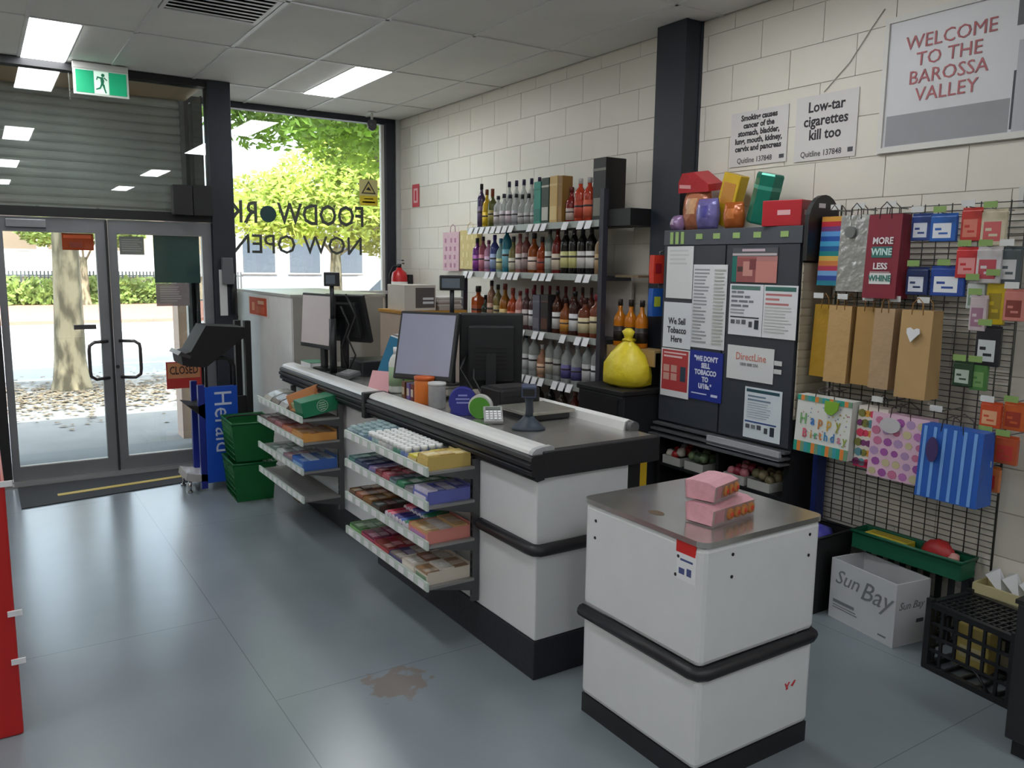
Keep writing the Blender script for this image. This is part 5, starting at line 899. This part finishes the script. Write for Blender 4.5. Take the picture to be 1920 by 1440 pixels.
MB().prism([(1.22, .66), (1.24, .64), (1.36, .53), (1.39, .53), (1.39, .68), (1.3, .645)], 'y', 6.2, 6.48).build('middle_tray', KB, ns)
MB().box(1.345, 6.19, .06, 1.58, 6.22, .785, bev=.004).build('side_panel', BLU, ns)
MB().box(1.58, 6.19, .56, 1.65, 6.22, .70).build('cross_brace', KB, ns)
text('Herald', .18, M((196, 206, 226), .5), ns, (1.465, 6.187, .52), rot=fr((0, 0, -1), (1, 0, 0), (0, -1, 0)), sx=.95)
for y in (6.20, 6.30): MB().tube([(1.362, y, .78), (1.362, y, .93), (1.385, y, .975), (1.43, y, .99), (1.50, y, .99), (1.545, y, .975), (1.565, y, .93), (1.565, y, .78)], .010, 8).build('handle', KB, ns)
MB().prism([(1.19, .10), (1.25, .08), (1.66, .06), (1.66, .09), (1.26, .135), (1.2, .15)], 'y', 6.2, 6.48).build('bottom_tray', M((190, 186, 184), .35, .3), ns)
for x in (1.22, 1.64):
    for y in (6.22, 6.46): MB().cyl((x, y, 0), (x, y, .09), .012, n=8).cyl((x, y, 0), (x, y, .012), .02, n=10).build('foot', CHROME, ns)
BGN = M((16, 98, 48), .4)
def basket(lab, z):
    t = E('shopping_basket', lab, 'shopping basket', (1.425, 5.765, z), (0, 0, math.radians(-3)), 'green shopping baskets')
    w, d, h, k = .30, .40, .275, .025; th = .006
    V = [(k, k, 0), (w-k, k, 0), (w-k, d-k, 0), (k, d-k, 0), (0, 0, h), (w, 0, h), (w, d, h), (0, d, h)]
    I = [(k+th, k+th, th), (w-k-th, k+th, th), (w-k-th, d-k-th, th), (k+th, d-k-th, th), (th, th, h), (w-th, th, h), (w-th, d-th, h), (th, d-th, h)]
    mb = MB().add(V+I, [(0, 1, 5, 4), (2, 3, 7, 6), (0, 3, 2, 1), (8, 9, 13, 12), (10, 11, 15, 14), (8, 9, 10, 11), (4, 5, 13, 12), (6, 7, 15, 14)]); mb.build('end_walls', BGN, t)
    for side in (0, 1):
        def pt(y, zz): 
            f = zz/h; x = k*(1-f); return ((x if not side else w-x), y, zz)
        for j in range(7): 
            zz = .01+(h-.02)*j/6; a = pt(k*(1-zz/h), zz); b_ = pt(d-k*(1-zz/h), zz); MB().cyl(a, b_, .0032, n=6).build('slat', BGN, t)
        for j in range(11):
            y = k+(d-2*k)*j/10; MB().cyl(pt(y, .0), pt(y, h), .003, n=5).build('slat', BGN, t)
    MB().tube([(0, 0, h), (w, 0, h), (w, d, h), (0, d, h)], .009, 6, closed=True).build('rim', BGN, t)
    MB().tube([(.0, d*.5, h), (.02, d*.5+.1, h), (.08, d-.06, h+.002), (w-.08, d-.06, h+.002), (w-.02, d*.5+.1, h), (w, d*.5, h)], .006, 6).build('handle', BLACK, t)
basket('green plastic shopping basket, lower of the two stacked', .001); basket('green plastic shopping basket, upper of the two stacked', .292)
t = E('exit_sign', 'green and white running man exit sign hanging from the ceiling', 'exit sign', (.69, 6.985, 2.905))
MB().box(0, 0, .185, .372, .045, .23, bev=.003).build('housing', M((190, 190, 184), .45), t); MB().box(0, .005, 0, .372, .03, .19, bev=.003).build('plate', M((206, 214, 204), .35), t)
GX = M((20, 150, 104), .4, emit=.25); MB().box(.016, .002, .016, .135, .006, .175).build('green_panel', GX, t); MB().box(.238, .002, .016, .356, .006, .175).build('green_panel', GX, t); MB().box(.138, .002, .016, .235, .006, .175).build('white_panel', M((206, 230, 214), .4, emit=.3), t)
MB().cyl((.197, -.001, .15), (.197, .0015, .15), .012, n=12).prism([(.178, .135), (.196, .138), (.205, .112), (.2, .085), (.182, .088)], 'y', -.001, .0015).prism([(.18, .135), (.158, .14), (.150, .115), (.157, .113), (.163, .128), (.18, .124)], 'y', -.001, .0015).prism([(.2, .13), (.222, .112), (.226, .118), (.205, .138)], 'y', -.001, .0015).prism([(.182, .09), (.172, .062), (.146, .05), (.148, .042), (.178, .052), (.194, .085)], 'y', -.001, .0015).prism([(.188, .088), (.205, .085), (.21, .055), (.218, .025), (.209, .023), (.2, .052)], 'y', -.001, .0015).build('running_man', M((16, 120, 84), .5), t)
t = E('shutter_motor_box', 'black box mounted above the right entrance door', 'box', (1.345, 6.99, 2.06)); MB().box(0, 0, 0, .145, .11, .235, bev=.004).build('box', M((14, 14, 18), .35), t); MB().box(.15, 0, 0, .30, .11, .24, bev=.004).build('cover', BLACK, t)
t = E('column_holder', 'grey holder with paper and black baton fixed to the navy column', 'holder', (1.675, 7.078, 1.2))
MB().box(.035, -.06, .31, .12, 0, .53, bev=.005).build('box', M((92, 94, 98), .45), t); MB().box(.015, -.012, .05, .075, -.002, .43).build('paper', M((206, 206, 206), .5), t); MB().cyl((.12, -.03, .06), (.125, -.03, .40), .018, n=10).build('baton', BLACK, t); MB().tube([(.12, -.03, .06), (.13, -.03, .02), (.15, -.03, .03), (.14, -.03, .08)], .005, 6).build('strap', BLACK, t)
o = notice('paper_notice', 'orange red framed notice on the white partition', 7.46, 1.228, .62, .18, (222, 214, 206), [(.04, .015, .56, .165, (196, 70, 30)), (.12, .05, .2, .12, (226, 150, 110)), (.25, .03, .5, .09, (206, 96, 60)), (.3, .11, .48, .14, (226, 180, 150))], cat='notice', x=2.028, grp='notices near the doors')
def dsign(lab, x0, x1, z0, z1, c, a, extra=()):
    o = MB().box(0, 0, 0, x1-x0, z1-z0, .002).build('door_notice', BG(c, a), None, (x0, 7.138, z0), FY); tag(o, lab, 'notice', 'notices on the doors')
    if extra: prints(o, extra, .002)
    return o
dsign('orange and brown sticker at the top of the left door', .56, .775, 1.77, 1.897, (150, 56, 20), .8, [(.05, .02, .14, .06, (120, 44, 20)), (.01, .09, .2, .115, (190, 80, 30))])
dsign('small grey sheet at the top left of the right door', .956, 1.135, 1.742, 1.884, (120, 124, 118), .85, lines(.015, .165, .02, .125, 6, (140, 144, 138)))
dsign('dark green sheet on the upper right door glass', 1.203, 1.555, 1.52, 1.90, (50, 76, 72), .88)
dsign('grey see through sheet below the green one on the right door', 1.207, 1.462, 1.333, 1.518, (150, 140, 142), .62, lines(.03, .2, .03, .16, 7, (160, 152, 154)))
t = E('closed_sign', 'red and tan closed sign hanging inside the right door', 'sign', (1.247, 7.1, .655), FY); MB().box(0, 0, 0, .275, .222, .004).build('plate', M((176, 50, 44), .45), t); prints(t, [(.01, .085, .265, .212, (190, 130, 90))], .004); text('CLOSED', .092, M((40, 24, 20), .5), t, (.138, .148, .006), sx=.66, bold=.001)
# window lettering, read from the street
LT = M((62, 66, 62), .5)
t = E('window_lettering', 'dark mirrored shop name and opening words on the window glass', 'lettering', (3.345, 7.912, 0), FO)
w1 = text('FOODW', .285, LT, t, (0, 2.15, -.001), 'LEFT', sx=.80, bold=.004); e1 = max(v.co.x for v in w1.data.vertices)*.80
MB().cyl((e1+.085, 2.15, 0), (e1+.085, 2.15, .002), .078, n=20).build('round_letter', M((24, 60, 64), .4), t)
text('RKS', .285, LT, t, (e1+.175, 2.15, -.001), 'LEFT', sx=.80, bold=.004)
text('NOW OPEN', .255, LT, t, (.02, 1.858, -.001), 'LEFT', sx=.93, bold=.001)
t = E('warning_sticker', 'yellow warning sticker with black triangle on the window', 'sticker', (3.49, 7.911, 2.275), FO); MB().box(0, 0, 0, .20, .26, .001).build('sheet', M((196, 190, 130), .5), t); prints(t, [(.005, .005, .195, .1, (206, 186, 40)), (.03, .03, .17, .045, (110, 100, 30)), (.05, .065, .15, .075, (110, 100, 30))], -.001)
MB().prism([(.02, .12), (.18, .12), (.1, .25)], 'z', -.0025, -.0012).build('triangle', M((60, 58, 40), .5), t); MB().prism([(.042, .132), (.158, .132), (.1, .226)], 'z', -.0035, -.0022).build('triangle_fill', M((190, 176, 110), .5), t); MB().prism([(.07, .15), (.13, .16), (.1, .19)], 'z', -.0045, -.0032).build('pictogram', BLACK, t)
t = E('security_camera', 'small dome security camera hanging from the ceiling at the window', 'camera', (3.30, 7.60, 2.965)); MB().cyl((0, 0, .09), (0, 0, .175), .012).cyl((0, 0, .165), (0, 0, .177), .04, n=16).build('mount', WHITE, t); MB().lathe([(.01, 0), (.038, .02), (.045, .05), (.045, .09), (.03, .1)], 16).build('dome', M((60, 60, 66), .2), t)
# red display at the left edge of the photograph
t = E('red_display', 'red display stand at the left edge of the shop floor', 'display stand', (-.68, 3.25, 0)); MB().box(0, 0, 0, .712, .9, .93, bev=.008).build('body', M((184, 26, 26), .35), t); MB().box(.02, .02, .93, .70, .88, .95).build('top_tray', BLACK, t)
for z in (.92, .45, .27): MB().box(.69, -.006, z, .735, 0, z+.02).build('price_ticket', PAPER, t)
t = E('black_end_unit', 'black shelf end at the right edge of the foreground', 'shelf unit', (2.955, .88, 0)); MB().box(0, 0, .06, .5, .42, .56, bev=.006).build('body', BLK2, t); MB().box(.02, .02, 0, .48, .40, .06).build('plinth', BLACK, t); MB().box(-.006, -.006, .56, .506, .426, .575).build('top', BLACK, t)
# ================================================================== STREET OUTSIDE
tag(MB().box(-30, 7.96, -.12, 40, 13.2, -.01).build('footpath', M((134, 132, 130), .85, var=.12, sc=3, bump=.2, bsc=30)), 'grey concrete footpath outside the shop', None, None, 'structure')
for k in range(12): pass
tag(MB().box(-60, 13.2, -.2, 90, 13.45, -.005).build('kerb', M((170, 168, 164), .8)), 'concrete kerb along the street', None, None, 'structure')
tag(MB().box(-60, 13.45, -.3, 90, 26, -.1).build('road', M((158, 156, 156), .8, var=.06, sc=2)), 'pale sunlit road outside', None, None, 'structure')
tag(MB().box(-60, 26, -.3, 90, 37, .0).build('verge', M((158, 112, 98), .85, var=.1, sc=2)), 'pinkish brick verge across the road', None, None, 'structure')
for z, y in ((-.099, 15.6), (-.099, 19.6), (-.099, 23)): 
    o = MB().box(-60, y, z, 90, y+.14, z+.004).build('lane_line', M((226, 226, 224), .7)); tag(o, 'white painted lane line, %s from the footpath' % {15.6: 'nearest', 19.6: 'second', 23: 'farthest'}[y], 'lane line', 'lane lines')
BARK, n, l, b = nodes_of('bark')
tc = n.new('ShaderNodeTexCoord'); mp = n.new('ShaderNodeMapping'); mp.inputs['Scale'].default_value = (5, 5, 1.6); nz = n.new('ShaderNodeTexNoise'); nz.inputs['Scale'].default_value = 1.6; nz.inputs['Detail'].default_value = 7
l.new(tc.outputs['Object'], mp.inputs[0]); l.new(mp.outputs[0], nz.inputs[0])
cr = n.new('ShaderNodeValToRGB'); cr.color_ramp.elements[0].position = .42; cr.color_ramp.elements[1].position = .58
cr.color_ramp.elements[0].color = (*lin((82, 74, 56)), 1); cr.color_ramp.elements[1].color = (*lin((142, 130, 106)), 1); l.new(nz.outputs[0], cr.inputs[0]); l.new(cr.outputs[0], b.inputs['Base Color'])
bp = n.new('ShaderNodeBump'); bp.inputs['Strength'].default_value = .6; l.new(nz.outputs[0], bp.inputs['Height']); l.new(bp.outputs[0], b.inputs['Normal']); b.inputs['Roughness'].default_value = .85
def leafmat(c):
    m, n, l, b = nodes_of('leaf'); out = n['Material Output']
    oi = n.new('ShaderNodeTexCoord'); nz = n.new('ShaderNodeTexNoise'); nz.inputs['Scale'].default_value = 1.3; nz.inputs['Detail'].default_value = 6; l.new(oi.outputs['Object'], nz.inputs[0])
    cr = n.new('ShaderNodeValToRGB'); cr.color_ramp.elements[0].position = .35; cr.color_ramp.elements[1].position = .65
    cr.color_ramp.elements[0].color = (*lin([q*.72 for q in c]), 1); cr.color_ramp.elements[1].color = (*lin([min(255, q*1.12) for q in c]), 1)
    l.new(nz.outputs[0], cr.inputs[0]); l.new(cr.outputs[0], b.inputs['Base Color']); b.inputs['Roughness'].default_value = .6
    tr = n.new('ShaderNodeBsdfTranslucent'); l.new(cr.outputs[0], tr.inputs[0]); mx = n.new('ShaderNodeMixShader'); mx.inputs[0].default_value = .5
    l.new(b.outputs[0], mx.inputs[1]); l.new(tr.outputs[0], mx.inputs[2]); l.new(mx.outputs[0], out.inputs[0]); return m
def tree(lab, loc, r, h, crowns, nleaf, c, size=.14, seed=1):
    rnd = random.Random(seed); t = E('street_tree', lab, 'tree', loc, group='street trees')
    prof = [(r*1.55, 0), (r*1.3, .12), (r*1.1, .4), (r, 1.0), (r*.9, h*.6), (r*.7, h)]
    vs = []; n_ = 16
    for (q, z) in prof: vs += [(q*math.cos(a)*(1+rnd.uniform(-.06, .06))+.04*z*.3, q*math.sin(a)*(1+rnd.uniform(-.06, .06)), z) for a in [2*math.pi*k/n_ for k in range(n_)]]
    MB().add(vs, [(j*n_+k, j*n_+(k+1) % n_, (j+1)*n_+(k+1) % n_, (j+1)*n_+k) for j in range(len(prof)-1) for k in range(n_)]+[list(range((len(prof)-1)*n_, len(prof)*n_))], 0, True).build('trunk', BARK, t)
    for (cx, cy, cz, R) in crowns: MB().tube([(.03, 0, h*.85), (cx*.4, cy*.4, h+.3+(cz-h)*.35), (cx*.9, cy*.9, cz)], r*.22, 8).build('branch', BARK, t)
    V = []; F = []
    tot = sum(q[3]**2 for q in crowns)
    for (cx, cy, cz, R) in crowns:
        for _ in range(int(nleaf*R*R/tot)):
            d = Vector((rnd.gauss(0, 1), rnd.gauss(0, 1), rnd.gauss(0, 1))).normalized()*R*rnd.random()**.42
            p = Vector((cx, cy, cz))+Vector((d.x, d.y, d.z*.75)); s = size*rnd.uniform(.6, 1.3)
            a = Vector((rnd.gauss(0, 1), rnd.gauss(0, 1), rnd.gauss(0, .6))).normalized(); b = a.orthogonal().normalized()
            o = len(V); V += [p-a*s, p+b*s*.5, p+a*s, p-b*s*.5]; F.append((o, o+1, o+2, o+3))
    o = MB(); o.add(V, F); me = bpy.data.meshes.new('leaves'); me.from_pydata([tuple(v) for v in V], [], F); me.materials.append(leafmat(c))
    q = ob('leaves', me, t); q['kind'] = 'stuff'; return t
tree('big plane tree with pale mottled trunk outside the left door', (.97, 12.25, -.01), .17, 3.4, [(-1.6, 0, 4.6, 1.7), (1.2, .6, 5.2, 1.8), (3.3, -.2, 4.9, 1.75), (2.4, -1.0, 4.0, 1.1), (4.6, .4, 4.4, 1.3), (-.5, -1.6, 4.7, 1.2)], 32000, (126, 160, 60), .075, 3)  # last crown cluster: unseen leaves added to keep the sun off the trunk
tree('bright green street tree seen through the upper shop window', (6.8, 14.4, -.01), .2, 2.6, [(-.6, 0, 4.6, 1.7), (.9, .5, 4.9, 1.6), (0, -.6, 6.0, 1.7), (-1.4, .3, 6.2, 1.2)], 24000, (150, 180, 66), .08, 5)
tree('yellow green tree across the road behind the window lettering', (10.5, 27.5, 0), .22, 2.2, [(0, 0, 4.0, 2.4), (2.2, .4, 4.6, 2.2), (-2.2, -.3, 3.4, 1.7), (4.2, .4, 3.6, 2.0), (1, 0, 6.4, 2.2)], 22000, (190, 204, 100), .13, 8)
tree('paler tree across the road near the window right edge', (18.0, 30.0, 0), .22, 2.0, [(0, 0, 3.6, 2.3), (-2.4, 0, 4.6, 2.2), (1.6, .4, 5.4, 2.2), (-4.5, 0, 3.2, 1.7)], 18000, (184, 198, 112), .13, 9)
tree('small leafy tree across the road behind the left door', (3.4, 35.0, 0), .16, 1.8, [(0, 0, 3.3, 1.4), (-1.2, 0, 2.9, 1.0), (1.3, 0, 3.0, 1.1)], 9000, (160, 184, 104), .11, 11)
def hedge(lab, x0, x1, y, h, c, seed):
    rnd = random.Random(seed); V = []; F = []
    for _ in range(int((x1-x0)*420)):
        p = Vector((rnd.uniform(x0, x1), y+rnd.uniform(-.5, .5), rnd.uniform(0, h)*rnd.uniform(.6, 1))); s = rnd.uniform(.08, .18)
        a = Vector((rnd.gauss(0, 1), rnd.gauss(0, 1), rnd.gauss(0, 1))).normalized(); b = a.orthogonal().normalized(); o = len(V); V += [p-a*s, p+b*s*.6, p+a*s, p-b*s*.6]; F.append((o, o+1, o+2, o+3))
    me = bpy.data.meshes.new('hedge'); me.from_pydata([tuple(v) for v in V], [], F); me.materials.append(leafmat(c)); o = ob('hedge', me); tag(o, lab, 'hedge', None, 'stuff')
hedge('low green hedge across the road seen through the doors', -3, 9, 35.6, 1.1, (150, 170, 96), 4)
t = E('picket_fence', 'dark picket fence across the road beyond the hedge', 'fence', (-2, 36.3, 0)); pm = MB().box(0, 0, 0, .05, .03, 1.25).mesh('picket', M((76, 80, 84), .6))
for k in range(90): ob('picket', pm, t, (k*.13, 0, 0))
for z in (.2, 1.05): MB().box(0, .03, z, 11.7, .06, z+.05).build('rail', M((76, 80, 84), .6), t)
def building(lab, x0, x1, y, h, col, wins, wc, band=None):
    t = E('street_building', lab, 'building', (0, 0, 0), group='buildings across the road'); MB().box(x0, y, 0, x1, y+6, h).build('wall', M(col, .8, var=.05, sc=1), t)
    for (a, z, w, hh) in wins:
        f = MB().box(a-.08, y-.06, z-.08, a+w+.08, y, z+hh+.08).build('window_frame', M((214, 212, 206), .6), t); MB().box(a, y-.075, z, a+w, y-.058, z+hh).build('pane', M(wc, .2), f)
    if band: MB().box(x0, y-.12, band[0], x1, y, band[1]).build('white_band', M((186, 184, 180), .7), t)
    MB().box(x0-.2, y-.3, h, x1+.2, y+6.2, h+.25).build('roof', M((150, 146, 142), .7), t); return t
building('beige building with large windows opposite the doors', -6, 7.0, 38.5, 7.5, (190, 174, 146), [(-4.5+i*1.75, 2.1, 1.35, 2.3) for i in range(6)]+[(-4.5+i*1.75, 5.2, 1.35, 1.5) for i in range(6)], (132, 116, 100), (1.0, 2.0))
building('white rendered building opposite the shop window', 7.4, 17.5, 39, 4.6, (150, 150, 154), [(8.2+i*2.2, 1.2, 1.5, 1.7) for i in range(4)], (84, 92, 104))
building('pale grey tower block behind the trees with blue windows', 19.5, 30, 40, 16, (196, 200, 210), [(20+i*1.6, 3+j*2.4, 1.1, 1.7) for i in range(6) for j in range(5)], (110, 130, 170))
t = E('parked_car', 'pale parked car across the road behind the window lettering', 'car', (9.2, 24.2, -.1))
MB().prism([(0, .25), (.1, .75), (.9, .85), (1.5, 1.38), (3.0, 1.42), (3.7, .9), (4.3, .82), (4.4, .3)], 'y', 0, 1.7).build('body', M((206, 208, 212), .25, .2), t); MB().prism([(1.08, .9), (1.56, 1.32), (2.95, 1.36), (3.45, .92)], 'y', -.01, 1.71).build('side_glass', M((60, 66, 74), .1), t)
for x in (.85, 3.5):
    for y in (.08, 1.62): MB().cyl((x, y-.1, .31), (x, y+.1, .31), .31, n=20).build('wheel', BLACK, t)
t = E('street_pillar', 'tan rendered pillar with an orange strip just outside the doorway', 'pillar', (1.58, 8.25, -.01)); MB().box(0, 0, 0, .18, .26, 2.1).build('pillar', M((176, 150, 134), .7), t); MB().box(.10, -.012, .65, .17, 0, 1.62).build('orange_strip', M((226, 150, 60), .5), t)
t = E('tree_surround', 'leaf litter patch around the foot of the plane tree', 'leaf litter', (.9, 11.7, -.009)); t['kind'] = 'stuff'
V = []; F = []; rnd = random.Random(2)
for _ in range(2600):
    p = Vector((rnd.gauss(.1, 1.3), rnd.gauss(0, .8), rnd.uniform(.002, .02))); s = rnd.uniform(.02, .06); a = rnd.uniform(0, 6.28); ca, sa = math.cos(a)*s, math.sin(a)*s
    o = len(V); V += [(p.x-ca, p.y-sa, p.z), (p.x+sa*.6, p.y-ca*.6, p.z+.008), (p.x+ca, p.y+sa, p.z), (p.x-sa*.6, p.y+ca*.6, p.z+.004)]; F.append((o, o+1, o+2, o+3))
me = bpy.data.meshes.new('litter'); me.from_pydata(V, [], F); me.materials.append(M((120, 104, 84), .8, var=.4, sc=6)); ob('leaves', me, t)['kind'] = 'stuff'
